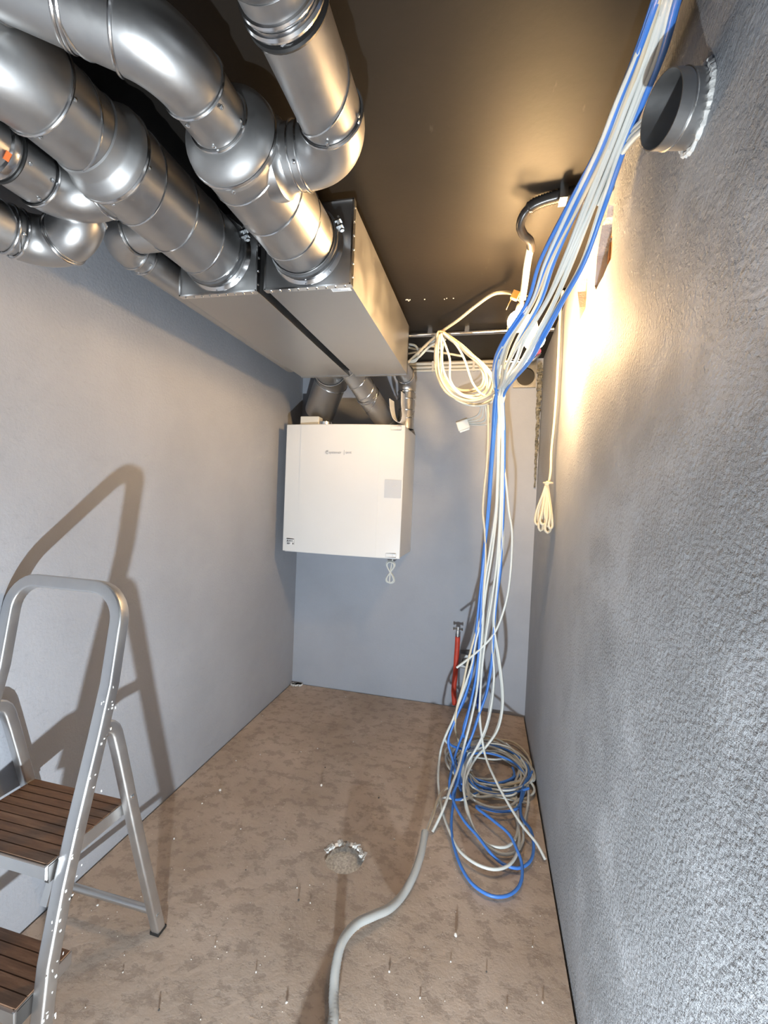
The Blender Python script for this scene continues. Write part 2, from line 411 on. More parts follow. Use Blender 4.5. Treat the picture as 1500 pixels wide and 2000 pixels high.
def reducer(parent, c, d, L, r0_, r1_, name='reducer'):
    """dished reducer from radius r0_ at c to r1_ at c+d*L"""
    prof = []
    for i in range(13):
        t = i/12; k = math.sin(t*PI/2)**.75
        prof.append((L*t, r0_+(r1_-r0_)*k))
    prof.append((L+.02, r1_))
    return MB().lathe(c, d, prof, 40).build(name, M_BRUSHED, parent)
def clamp(parent, c, d, r, ang):
    o = bead(parent, c, d, r+.002, .009, .006, 'clamp_band', M_DARKSTEEL)
    d = Vector(d).normalized(); a = Vector((0, 0, 1)); b = d.cross(a)
    n = a*math.cos(ang)+b*math.sin(ang); t = d.cross(n)
    R = Matrix((t, n, d)).transposed()
    p = Vector(c)+n*(r+.014)
    mb = MB().obox(p-t*.009, (.004, .022, .020), R).obox(p+t*.009, (.004, .022, .020), R)
    mb.lathe(p-t*.022+n*.004, t, [(0, .0001), (0, .006), (.007, .006), (.007, .003), (.040, .003), (.040, .0065), (.045, .0065), (.045, .0001)], 8)
    mb.obox(p+d*.002-n*.006+t*.0, (.03, .006, .016), R)
    q = mb.build('clamp_bolt', M_ZINC, o); return o
ZD = 2.172
# --- run A (into the right-hand box)
XA = .768
A = thing('ventilation_duct', 'round steel duct entering the right-hand silencer box, with dished reducer and side branch', 'duct', (XA, 1.3, ZD))
straight(A, (XA, 1.296, ZD), (XA, .885, ZD), .102, phase=1.0)
reducer(A, (XA, .832, ZD), (0, 1, 0), .044, .064, .105)
bead(A, (XA, .882, ZD), (0, 1, 0), .103, .006, .005)
bead(A, (XA, .832, ZD), (0, 1, 0), .064)
straight(A, (XA, .836, ZD), (XA, .745, ZD), .0625, seam=False)
dA = Vector((-.85, -.50, .16)).normalized()
pe, de = elbow(A, (XA, .75, ZD), (0, -1, 0), dA, .12, .065)
straight(A, pe, pe+dA*.70, .0625, phase=2.0)
bead(A, pe+dA*.075, dA, .0625, .004, .003); bead(A, pe+dA*.083, dA, .0625, .004, .003)
# saddle branch on the right side of run A
yb = .955
MB().lathe((XA+.055, yb, ZD), (1, 0, 0), [(0, .085), (.034, .079), (.040, .070), (.052, .0645), (.075, .064)], 36).build('saddle_branch', M_GALV, A)
screws(A, (XA, 1.285, ZD), (0, 1, 0), .1, [PI, PI+.5, PI-.5]); screws(A, (XA, .895, ZD), (0, 1, 0), .104, [PI*.55, PI, PI*1.45])
screws(A, (XA, .82, ZD), (0, 1, 0), .0625, [PI*.6, PI, PI*1.4]); screws(A, (XA, .765, ZD), (0, 1, 0), .065, [PI*.7, PI*1.1])
# --- run B (overhead duct beside run A)
XB = 1.005
B = thing('ventilation_duct', 'rightmost round steel duct overhead, elbowing left into the side of its neighbour', 'duct', (XB, .6, ZD))
straight(B, (XB, -.9, ZD), (XB, .64, ZD), .0625, pitch=.15)
straight(B, (XB, .60, ZD), (XB, .865, ZD), .064, pitch=.17, phase=.3)
bead(B, (XB, .645, ZD), (0, 1, 0), .066, .007, .006, mat=M_BEAD); bead(B, (XB, .662, ZD), (0, 1, 0), .066, .006, .005, mat=M_RUBBER); bead(B, (XB, .63, ZD), (0, 1, 0), .065, .005, .004)
pe, de = elbow(B, (XB, .862, ZD), (0, 1, 0), (-1, 0, 0), .092, .066)
straight(B, pe, pe+Vector((-.045, 0, 0)), .0645, seam=False)
bead(B, pe+Vector((-.02, 0, 0)), (1, 0, 0), .0655, .003, .003)
clamp(B, (XB, .585, ZD), (0, 1, 0), .064, -PI/2)
screws(B, (XB, .85, ZD), (0, 1, 0), .066, [PI*.6, PI, PI*1.45]); screws(B, pe+Vector((-.008, 0, 0)), (1, 0, 0), .066, [PI*.75, PI*1.25])
# --- run C (into the left-hand box)
XC = .456
C = thing('ventilation_duct', 'round steel duct entering the left-hand silencer box, swelling at a stepped collar', 'duct', (XC, 1.3, ZD))
straight(C, (XC, 1.296, ZD), (XC, .875, ZD), .104, phase=2.2)
MB().lathe((XC, .80, ZD), (0, 1, 0), [(0, .0865), (.003, .090), (.030, .091), (.036, .094), (.050, .1045), (.056, .108), (.080, .108)], 40).build('reducer', M_BRUSHED, C)
bead(C, (XC, .872, ZD), (0, 1, 0), .106, .006, .005)
straight(C, (XC, .81, ZD), (XC, .695, ZD), .086, pitch=.15, phase=.5)
dC = Vector((-.80, -.58, -.10)).normalized()
pe, de = elbow(C, (XC, .70, ZD), (0, -1, 0), dC, .13, .090)
straight(C, pe, pe+dC*.30, .086, phase=1)
screws(C, (XC, 1.285, ZD), (0, 1, 0), .1, [PI, PI+.5, PI-.5]); screws(C, (XC, .71, ZD), (0, 1, 0), .087, [PI*.6, PI, PI*1.4]); screws(C, (XC, .885, ZD), (0, 1, 0), .104, [PI*.6, PI, PI*1.4])
# --- run D (curls under run C from the left)
ZDd = 2.105
Dd = thing('ventilation_duct', 'steel duct with an orange mark, curling under the left-hand box duct', 'duct', (.305, .8, ZDd))
straight(Dd, (.300, .12, ZDd), (.305, .825, ZDd), .058, seam=False)
bead(Dd, (.3035, .735, ZDd), (0, 1, 0), .06, .010, .005); bead(Dd, (.3038, .752, ZDd), (0, 1, 0), .059, .004, .005, mat=M_RUBBER)
pe, de = elbow(Dd, (.305, .826, ZDd), (0, 1, 0), (.93, .05, .28), .09, .0615)
straight(Dd, pe, pe+de*.05, .060, seam=False); bead(Dd, pe+de*.025, de, .0605, .003, .003)
screws(Dd, (.305, .815, ZDd), (0, 1, 0), .059, [PI*.6, PI*.9, PI*1.3]); screws(Dd, (.304, .765, ZDd), (0, 1, 0), .059, [PI*.6, PI*1.2])
mb = MB().obox((.303+.0625*math.sin(1.0), .722, ZDd-.0625*math.cos(1.0)), (.018, .010, .002), Matrix.Rotation(-1.0, 3, 'Y'))
mb.build('orange_mark', M_ORANGEPRINT, Dd)
# --- run E (lowest, out of the left wall)
E_ = thing('ventilation_duct', 'lowest steel duct at the left edge, an elbow sagging below the others against the wall', 'duct', (.2, .8, 2.0))
dE = Vector((.20, .98, .0)).normalized(); pE = Vector((.150, .895, 2.035))
straight(E_, pE-dE*.62, pE, .057, phase=1)
pe, de = elbow(E_, pE, dE, (.95, -.05, .20), .078, .060, n=20)
bead(E_, pe+de*.008, de, .058, .003, .003)
pe, de = elbow(E_, pe, de, (.15, .0, 1), .066, .0585, n=16)
straight(E_, pe, pe+de*.19, .057, seam=False)
bead(E_, pE-dE*.02, dE, .060, .004, .003); screws(E_, pE-dE*.01, dE, .061, [PI*.6, PI, PI*1.4])
# --- run F (short elbow beside the left-hand box)
XF = .222
F_ = thing('ventilation_duct', 'small steel elbow and pipe squeezed between left-hand box and left wall', 'duct', (XF, 1.3, 2.15))
straight(F_, (.405, 1.115, 2.15), (.30, 1.115, 2.15), .054, seam=False)
pe, de = elbow(F_, (.302, 1.115, 2.15), (-1, 0, 0), (0, 1, 0), .08, .057)
straight(F_, pe, (XF, 2.35, 2.15), .052, seam=False)
bead(F_, (XF, 1.235, 2.15), (0, 1, 0), .053, .004, .004); screws(F_, (XF, 1.22, 2.15), (0, 1, 0), .056, [PI*.7, PI])

# ------------------------------------------------------------------ silencer boxes
def silencer(x0, x1, xd, label, sticker):
    y0, y1, z0, z1 = 1.30, 2.29, 2.052, 2.300
    s = thing('silencer_box', label, 'silencer', ((x0+x1)/2, (y0+y1)/2, z0))
    MB().box((x0+.004, y0+.012, z0), (x1-.004, y1, z1)).build('casing', M_GALV_BOX, s, smooth=False)
    ep = MB().box((x0, y0, z0-.003), (x1, y0+.003, z1+.002)); ep = ep.build('end_plate', M_GALV_BOX, s, smooth=False)
    # turned-over flange round the end plate
    fl = MB().box((x0-.002, y0-.004, z0-.005), (x0+.004, y0+.016, z1+.003)).box((x1-.004, y0-.004, z0-.005), (x1+.002, y0+.016, z1+.003))
    fl.box((x0, y0-.004, z0-.006), (x1, y0+.016, z0-.001)).box((x0, y0-.004, z1), (x1, y0+.016, z1+.004)); fl.build('flange', M_BEAD, s, smooth=False)
    MB().box((x0+.004, y1-.012, z0-.004), (x1-.004, y1+.002, z1+.001)).build('rear_flange', M_GALV_BOX, s, smooth=False)
    sp = MB().lathe((xd, y0, ZD), (0, -1, 0), [(-.001, .119), (.006, .113), (.010, .108), (.045, .106), (.045, .104)], 40).build('spigot', M_BEAD, s)
    clamp(s, (xd, y0-.030, ZD), (0, 1, 0), .105, 1.22)
    n = 9
    for i in range(n):
        x = x0+.02+(x1-x0-.04)*i/(n-1)
        o = bpy.data.objects.new('screw', SCREW); COL.objects.link(o); o.parent = s; o.matrix_parent_inverse = s.matrix_world.inverted()
        o.matrix_world = Matrix.Translation((x, y0+.006, z0-.006)) @ Matrix.Rotation(PI, 4, 'X')
    for i in range(6):
        z = z0+.02+(z1-z0-.04)*i/5
        o = bpy.data.objects.new('screw', SCREW); COL.objects.link(o); o.parent = s; o.matrix_parent_inverse = s.matrix_world.inverted()
        o.matrix_world = Matrix.Translation((x1+.002, y0+.006, z)) @ Matrix.Rotation(PI/2, 4, 'Y')
    screws(s, (xd, y0-.002, ZD), (0, 1, 0), .112, [PI*.75, PI, PI*1.3, PI*.4])
    if sticker:
        lb = MB().box((x1-.075, y0+.018, z0-.0012), (x1-.012, y0+.047, z0-.0002)).build('label_sticker', M_PAPER, s, smooth=False)
        t = MB()
        for k in range(4): t.box((x1-.071, y0+.022+k*.006, z0-.0018), (x1-.071+[.024, .02, .026, .05][k], y0+.0245+k*.006, z0-.0011))
        t.build('label_print', M_GREYINK, lb, smooth=False)
    return s
silencer(.627, .915, XA, 'right-hand steel silencer box with a paper sticker by its lower edge', True)
silencer(.314, .598, XC, 'left-hand steel silencer box close to the left wall', False)

# ------------------------------------------------------------------ ventilation unit
UX0, UX1, UY, UZ0, UZ1 = .078, .850, 2.62, 1.036, 1.846
U = thing('ventilation_unit', 'white wall-hung ventilation unit with a bowed front door', 'ventilation unit', ((UX0+UX1)/2, 2.8, UZ0))
bevel(MB().box((UX0+.006, UY+.012, UZ0+.004), (UX1-.002, D-.001, UZ1-.002)).build('casing', M_WHITE2, U, smooth=False), .004)
xc = (UX0+UX1)/2; hw = (UX1-UX0)/2
def front_y(x): return UY-.030*(1-((x-xc)/hw)**2)
nx = 24; vs = []; fs = []
for i in range(nx+1):
    x = UX0+(UX1-UX0)*i/nx; y = front_y(x)
    vs += [(x, y, UZ0), (x, y, UZ1), (x, UY+.010, UZ0), (x, UY+.010, UZ1)]
for i in range(nx):
    a = 4*i; b = a+4
    fs += [(a, b, b+1, a+1), (a+2, a+3, b+3, b+2), (a, a+2, b+2, b), (a+1, b+1, b+3, a+3)]
fs += [(0, 1, 3, 2), (4*nx, 4*nx+2, 4*nx+3, 4*nx+1)]
door = MB().add(vs, fs).build('door', M_WHITE, U, angle=30); bevel(door, .003)
def on_front(x0, x1, z0, z1, t, name, mat, parent, n=6):
    vs = []; fs = []
    for i in range(n+1):
        x = x0+(x1-x0)*i/n; y = front_y(x)
        vs += [(x, y-t, z0), (x, y-t, z1), (x, y+.003, z0), (x, y+.003, z1)]
    for i in range(n):
        a = 4*i; b = a+4
        fs += [(a, b, b+1, a+1), (a, a+2, b+2, b), (a+1, b+1, b+3, a+3)]
    fs += [(0, 1, 3, 2), (4*n, 4*n+2, 4*n+3, 4*n+1)]
    return MB().add(vs, fs).build(name, mat, parent, angle=30)
# slightly raised middle field between the two vertical creases
on_front(.185, .705, UZ0+.004, UZ1-.004, .0025, 'centre_panel', M_WHITE, door, 14)
dp = on_front(.742, .842, 1.405, 1.515, .003, 'control_display', M_SCREEN, door)
tag(dp, 'pale grey control display')
MB().tube([(.790, front_y(.79)-.005, 1.468), (.800, front_y(.8)-.005, 1.476), (.815, front_y(.815)-.005, 1.480)], .0018, 5).build('display_mark', M_PAPER, dp)
for z0, z1 in ((UZ1-.032, UZ1-.008), (UZ0+.008, UZ0+.032)):
    hb = on_front(.765, .828, z0, z1, .0016, 'door_catch', M_WHITE, door)
    # hairline outline and slot
    fy = front_y(.8)-.0022
    ob = MB()
    for (a0, a1, b0, b1) in ((.765, .828, z0, z0+.0012), (.765, .828, z1-.0012, z1), (.765, .7662, z0, z1), (.8268, .828, z0, z1), (.806, .807, z0, z1)):
        ob.box((a0, front_y(a0)-.0024, b0), (a1, front_y(a1)-.0014, b1))
    ob.build('catch_outline', M_GREYINK, hb, smooth=False)
MB().box((UX0+.02, UY-.004, UZ0-.003), (UX1-.02, UY+.004, UZ0+.001)).build('lower_seam', M_GREYINK, door, smooth=False)
st = on_front(UX0+.030, UX0+.088, UZ0+.042, UZ0+.086, .001, 'rating_plate', M_PAPER, door)
t = MB()
for (a0, a1, b0, b1) in ((.032, .086, .078, .083), (.033, .043, .064, .073), (.046, .080, .067, .070), (.034, .060, .050, .054), (.034, .055, .045, .048), (.074, .084, .045, .056), (.031, .087, .0615, .0625), (.086, .087, .044, .085)):
    t.box((UX0+a0, front_y(UX0+a0)-.0018, UZ0+b0), (UX0+a1, front_y(UX0+a1)-.0006, UZ0+b1))
t.build('rating_print', M_BLACKINK, st, smooth=False)
def text_mesh(body, size, loc, mat, parent, name, bold=0):
    cu = bpy.data.curves.new(name, 'FONT'); cu.body = body; cu.size = size; cu.extrude = .0004; cu.offset = bold
    o = bpy.data.objects.new(name, cu); COL.objects.link(o)
    bpy.context.view_layer.update()
    me = bpy.data.meshes.new_from_object(o.evaluated_get(bpy.context.evaluated_depsgraph_get()))
    COL.objects.unlink(o); bpy.data.objects.remove(o); bpy.data.curves.remove(cu)
    me.materials.clear(); me.materials.append(mat)
    q = bpy.data.objects.new(name, me); COL.objects.link(q); q.parent = parent; q.matrix_parent_inverse = parent.matrix_world.inverted()
    q.matrix_world = Matrix.Translation(loc) @ Matrix.Rotation(PI/2, 4, 'X')
    return q
ty = front_y(.43)-.0045
text_mesh('systemair', .021, (.383, ty, 1.664), M_GREYINK, door, 'logo_lettering', .0003)
text_mesh('SAVE', .017, (.492, ty, 1.665), M_GREYINK, door, 'logo_lettering', .0002)
lg = MB().box((.481, ty-.0005, 1.656), (.4832, ty+.0015, 1.686))
lg.tube([(.372+.010*math.cos(a), ty, 1.671+.010*math.sin(a)) for a in [.9+i*.3 for i in range(15)]], .0020, 5)
lg.tube([(.366, ty, 1.671), (.371, ty, 1.674), (.377, ty, 1.673)], .002, 5)
lg.build('logo_emblem', M_GREYINK, door)
# fittings on top of the unit
MB().lathe((.300, 2.70, UZ1-.004), (0, 0, 1), [(0, .062), (.030, .062), (.030, .060), (0, .060)], 32).build('open_spigot', M_BEAD, U)
jb = bevel(MB().box((.165, 2.63, UZ1-.003), (.290, 2.70, UZ1+.055)).build('terminal_box', M_PLASTIC, U, smooth=False), .004)
# short spigots carrying the two ducts
hp = [(.690, 2.31, 2.16), (.690, 2.36, 2.14)]
Hd = thing('connecting_duct', 'slanting steel duct dropping from the boxes onto the white unit', 'duct', (.70, 2.75, UZ1))
P0 = Vector((.575, 2.30, 2.13)); P1 = Vector((.628, 2.55, 2.01)); P2 = Vector((.690, 2.735, 1.90)); P3 = Vector((.694, 2.76, UZ1-.002))
d01 = (P1-P0).normalized()
straight(Hd, P0, P1, .066, pitch=.10)
straight(Hd, P1-d01*.01, P2, .069, pitch=.3, phase=1)
bead(Hd, P1, d01, .069, .004, .004)
d12 = (P2-P1).normalized()
pe, de = elbow(Hd, P2, d12, (0, .0, -1), .05, .071)
straight(Hd, pe, (pe.x, pe.y, UZ1-.002), .068, seam=False)
Id = thing('connecting_duct', 'upright steel duct standing on the right end of the white unit', 'duct', (.80, 2.78, UZ1))
straight(Id, (.822, 2.30, 2.165), (.822, 2.68, 2.165), .052, seam=False)
pe, de = elbow(Id, (.822, 2.68, 2.165), (0, 1, 0), (0, 0, -1), .09, .055)
straight(Id, pe, (pe.x, pe.y, UZ1-.002), .052, pitch=.2)
for z in (1.91, 1.96, 2.03): bead(Id, (pe.x, pe.y, z), (0, 0, 1), .0525, .004, .003)
Gd = thing('connecting_duct', 'wide shadowed duct behind the left-hand box reaching the back wall', 'duct', (.40, 2.6, 2.1))
straight(Gd, (.42, 2.292, 2.165), (.40, 2.52, 2.165), .1, seam=False)
pe, de = elbow(Gd, (.40, 2.52, 2.165), (-.06, 1, 0), (-.5, .62, -.60), .16, .105)
straight(Gd, pe, pe+de*.26, .1, seam=False)
# paper sheet drooping between the two ducts
pp = spline([(.748, 2.600, 2.00), (.757, 2.605, 1.93), (.780, 2.61, 1.875), (.812, 2.62, 1.862), (.826, 2.625, 1.90), (.815, 2.63, 1.98), (.812, 2.635, 2.05)], .012)
vs = []; fs = []
for i, p in enumerate(pp):
    vs += [p, p+Vector((.008, .10, .004)), p+Vector((.0012, 0, .0012)), p+Vector((.0092, .10, .0052))]
    if i:
        a = 4*(i-1); b = 4*i; fs += [(a, a+1, b+1, b), (a+2, b+2, b+3, a+3), (a, b, b+2, a+2), (a+1, a+3, b+3, b+1)]
tag(MB().add(vs, fs).build('paper_sheet', M_PAPER), 'white paper sheet drooping between the ducts on top of the unit', 'paper')
# figure-of-eight power cord under the unit
pc = []
x0 = .790; zt = UZ0-.012; yv = 2.66
pc += [(x0+.012, yv, UZ0+.002), (x0+.008, yv-.005, zt-.01)]
for t in range(3):
    for i in range(24):
        a = 2*PI*i/24
        pc.append((x0+(.030+.004*t)*math.sin(2*a)*.72+.004*math.sin(t*3), yv-.012+.006*t+.004*math.cos(a), zt-.078-(.064+.003*t)*math.cos(a)))
o = MB().tube(spline(pc, .008), .0042, 7).build('coiled_flex', M_CABW); tag(o, 'white power cord tied in a figure of eight under the unit', 'cord')

# ------------------------------------------------------------------ pipes and conduits under the ceiling
mp_ = [(0.885,2.420,2.299),(1.409,2.420,2.288)]
MPz = H-.028
o = thing('metal_conduit', 'shiny metal conduit crossing the ceiling behind the right-hand box', 'conduit', (.5, 2.45, MPz))
MB().tube([(.30, 2.45, MPz), (1.645, 2.45, MPz)], .013, 16).build('tube', M_BEAD, o)
for x in (1.0, 1.2, 1.42):
    MB().box((x-.012, 2.436, MPz-.001), (x+.012, 2.464, H)).build('saddle_clip', M_ZINC, o, smooth=False)
for i, (z, r) in enumerate(((2.327, .0105), (2.302, .0105), (2.280, .009))):
    o = thing('wall_conduit', ['uppermost white plastic conduit along the top of the back wall', 'middle white plastic conduit along the top of the back wall', 'lowest white plastic conduit along the top of the back wall'][i], 'conduit', (.8, D-.012, z), 'white conduits at the back wall')
    MB().tube([(.02, D-.013, z), (1.43, D-.013, z)], r, 14).build('tube', M_PLASTIC, o)
    for x in (.95, 1.22, 1.38):
        MB().box((x-.008, D-.026, z-r-.002), (x+.008, D-.001, z+r+.002)).build('clip', M_PLASTIC, o, smooth=False)
# grey plate with round sleeve in the back right corner
pl = thing('wall_sleeve', 'grey sleeve plate with a black round opening at the back right corner', 'pipe sleeve', (1.548, D-.02, 2.22))
ang = [2*PI*i/28 for i in range(28)]
q = plate('plate', [(1.478, 2.155), (1.618, 2.155), (1.618, 2.325), (1.478, 2.325)], [[(1.552+.057*math.cos(a), 2.222+.057*math.sin(a)) for a in ang]], lambda u, v, d: (u, D-.022+d, v), .02, M_DARKSTEEL, kind=None)
q.parent = pl; q.matrix_parent_inverse = pl.matrix_world.inverted()
MB().lathe((1.552, D-.030, 2.222), (0, 1, 0), [(0, .057), (0, .062), (.012, .062), (.012, .057)], 28).build('sleeve_ring', M_DARKSTEEL, pl)
MB().lathe((1.552, D-.032, 2.222), (0, 1, 0), [(0, .0001), (.024, .0001), (.024, .056), (0, .056)], 28).build('dark_bore', M_RUBBER, pl)
pk = thing('pipe_fitting', 'pink capped pipe fitting in the corner under the ceiling', 'fitting', (1.585, 2.9, 2.30))
MB().lathe((1.590, 2.80, 2.305), (.2, -1, 0), [(0, .0001), (0, .018), (.05, .018), (.05, .0001)], 14).build('cap', M_PINK, pk)
MB().lathe((1.560, 2.82, 2.300), (.2, -1, 0), [(0, .0001), (0, .014), (.04, .014), (.04, .0001)], 14).build('cap', M_PINK, pk)
MB().tube(spline([(1.40, 2.86, 2.285), (1.50, 2.86, 2.278), (1.585, 2.85, 2.285), (1.618, 2.82, 2.32)], .015), .010, 10).build('pipe', M_ZINC, pk)

# temporary lamp: black conduit, white tube, socket pair and bulbs
cp = [(1.539,1.417,2.325),(1.514,1.424,2.325),(1.474,1.431,2.322),(1.443,1.439,2.315),(1.420,1.450,2.300),(1.411,1.473,2.280),(1.423,1.498,2.265),(1.444,1.518,2.255),(1.453,1.564,2.250)]
pth = spline([Vector((W+.02, cp[0][1]-.03, 2.322))]+[Vector(p) for p in cp], .0035)
rads = [.0165+(.0022 if (i % 2) else 0) for i in range(len(pth))]
nco = int(len(pth)*.62)
rads = [r if i < nco else .0135 for i, r in enumerate(rads)]
cd = thing('flexible_conduit', 'black corrugated conduit curving from the right wall along the ceiling', 'conduit', pth[0])
MB().tube(pth, rads, 12).build('corrugated_tube', M_BLKCOND, cd, angle=80)
k = 10; cpos = Vector(cp[0])+Vector((-.012, 0, 0))
MB().box((cpos.x-.011, cpos.y-.022, cpos.z-.022), (cpos.x+.011, cpos.y+.022, H)).build('conduit_clip', M_ZINC, cd, smooth=False)
lt = [(1.450,1.551,2.250),(1.447,1.605,2.235),(1.446,1.678,2.210),(1.442,1.729,2.160)]
lamp_top = Vector(lt[-1])
tb = MB().tube(spline(lt, .02), .0125, 14).build('cable_tube', M_PLASTIC); tag(tb, 'cream white tube leading from the black conduit down to the bulbs', 'tube')
b1 = Vector([(1.434,1.800,2.108)][0]); b2 = Vector([(1.492,1.740,2.017)][0])
LP = thing('work_lamp', 'pair of lit bare bulbs on a makeshift holder behind the cable bundle', 'lamp', lamp_top)
def bulb(c, axis):
    axis = Vector(axis).normalized()
    r = .040; prof = [(-r*1.75, .0001), (-r*1.75, .013), (-r*1.1, .014), (-r*.8, .020)]
    for i in range(14):
        a = PI*(.22+.78*i/13); prof.append((-math.cos(a)*r, max(.0001, math.sin(a)*r)))
    MB().lathe(c, axis, prof, 24).build('bulb', M_BULB, LP)
    MB().lathe(c-axis*r*1.2, -axis, [(0, .0001), (0, .019), (.004, .021), (.040, .021), (.055, .012), (.055, .0001)], 18).build('socket', M_PLASTIC, LP)
ax1 = Vector((-.15, -.50, -.85)); ax2 = Vector((.1, -.5, -.86))
bulb(b1, ax1); bulb(b2, ax2)
for b, a in ((b1, ax1), (b2, ax2)):
    e = b-a.normalized()*.09
    MB().tube(spline([e, e+Vector((0, .02, .03)), lamp_top+Vector((0, .03, -.03)), lamp_top], .012), .005, 8).build('lead', M_PLASTIC, LP)
tm = Vector([(1.415,1.714,2.170)][0])
T_ = thing('wire_terminal', 'amber wire terminal with bare copper ends beside the lamp tube', 'terminal', tm)
bevel(MB().obox(tm, (.026, .02, .03), Matrix.Rotation(.4, 3, 'Y')).build('housing', M_ORANGE, T_, smooth=False), .002)
for dx, dz, dy in ((.04, .01, .02), (.045, -.005, .0), (-.03, -.05, .0), (.03, -.02, .03)):
    MB().tube(spline([tm, tm+Vector((dx*.5, dy, dz*.3)), tm+Vector((dx, dy, dz))], .01), .0018, 5).build('bare_wire', M_COPPER, T_)
# cream lead from the terminal over to the coil
o = MB().tube(spline([tm]+[(1.389,1.920,2.277),(1.337,1.980,2.302),(1.259,2.080,2.299),(1.172,2.180,2.278),(1.079,2.300,2.271),(1.000,2.420,2.264),(0.924,2.500,2.231),(0.857,2.550,2.191)], .015), .0075, 8).build('lamp_lead', M_CABC); tag(o, 'cream lead slanting from the amber terminal to the ceiling pipe', 'cable')
# pale cable clutter stuffed behind the right-hand box
for i, pts in enumerate(([(1.068,2.400,2.289),(1.014,2.460,2.277),(0.956,2.500,2.236),(0.872,2.550,2.205),(0.802,2.600,2.183)], [(1.088,2.420,2.274),(1.001,2.460,2.255),(0.925,2.500,2.203),(0.836,2.580,2.207)], [(0.859,2.550,2.303),(0.910,2.520,2.279),(0.933,2.500,2.231),(0.913,2.520,2.195),(0.858,2.560,2.206),(0.806,2.600,2.238)], [(1.176,2.600,2.238),(1.070,2.620,2.266),(0.946,2.640,2.292),(0.849,2.660,2.286),(0.762,2.700,2.286)], [(1.048,2.700,2.317),(0.966,2.700,2.339),(0.888,2.700,2.323),(0.808,2.700,2.344)])):
    o = MB().tube(spline(pts, .015), .0065, 8).build('loose_cable', M_CABW)
    tag(o, ['white cable slanting from the pipe into the gap behind the box', 'second white cable beside it slanting behind the right-hand box', 'small white cable loop peeking out behind the right-hand box', 'white cable running level along the conduits behind the coil', 'short white cable above the conduits next to the box'][i], 'cable')

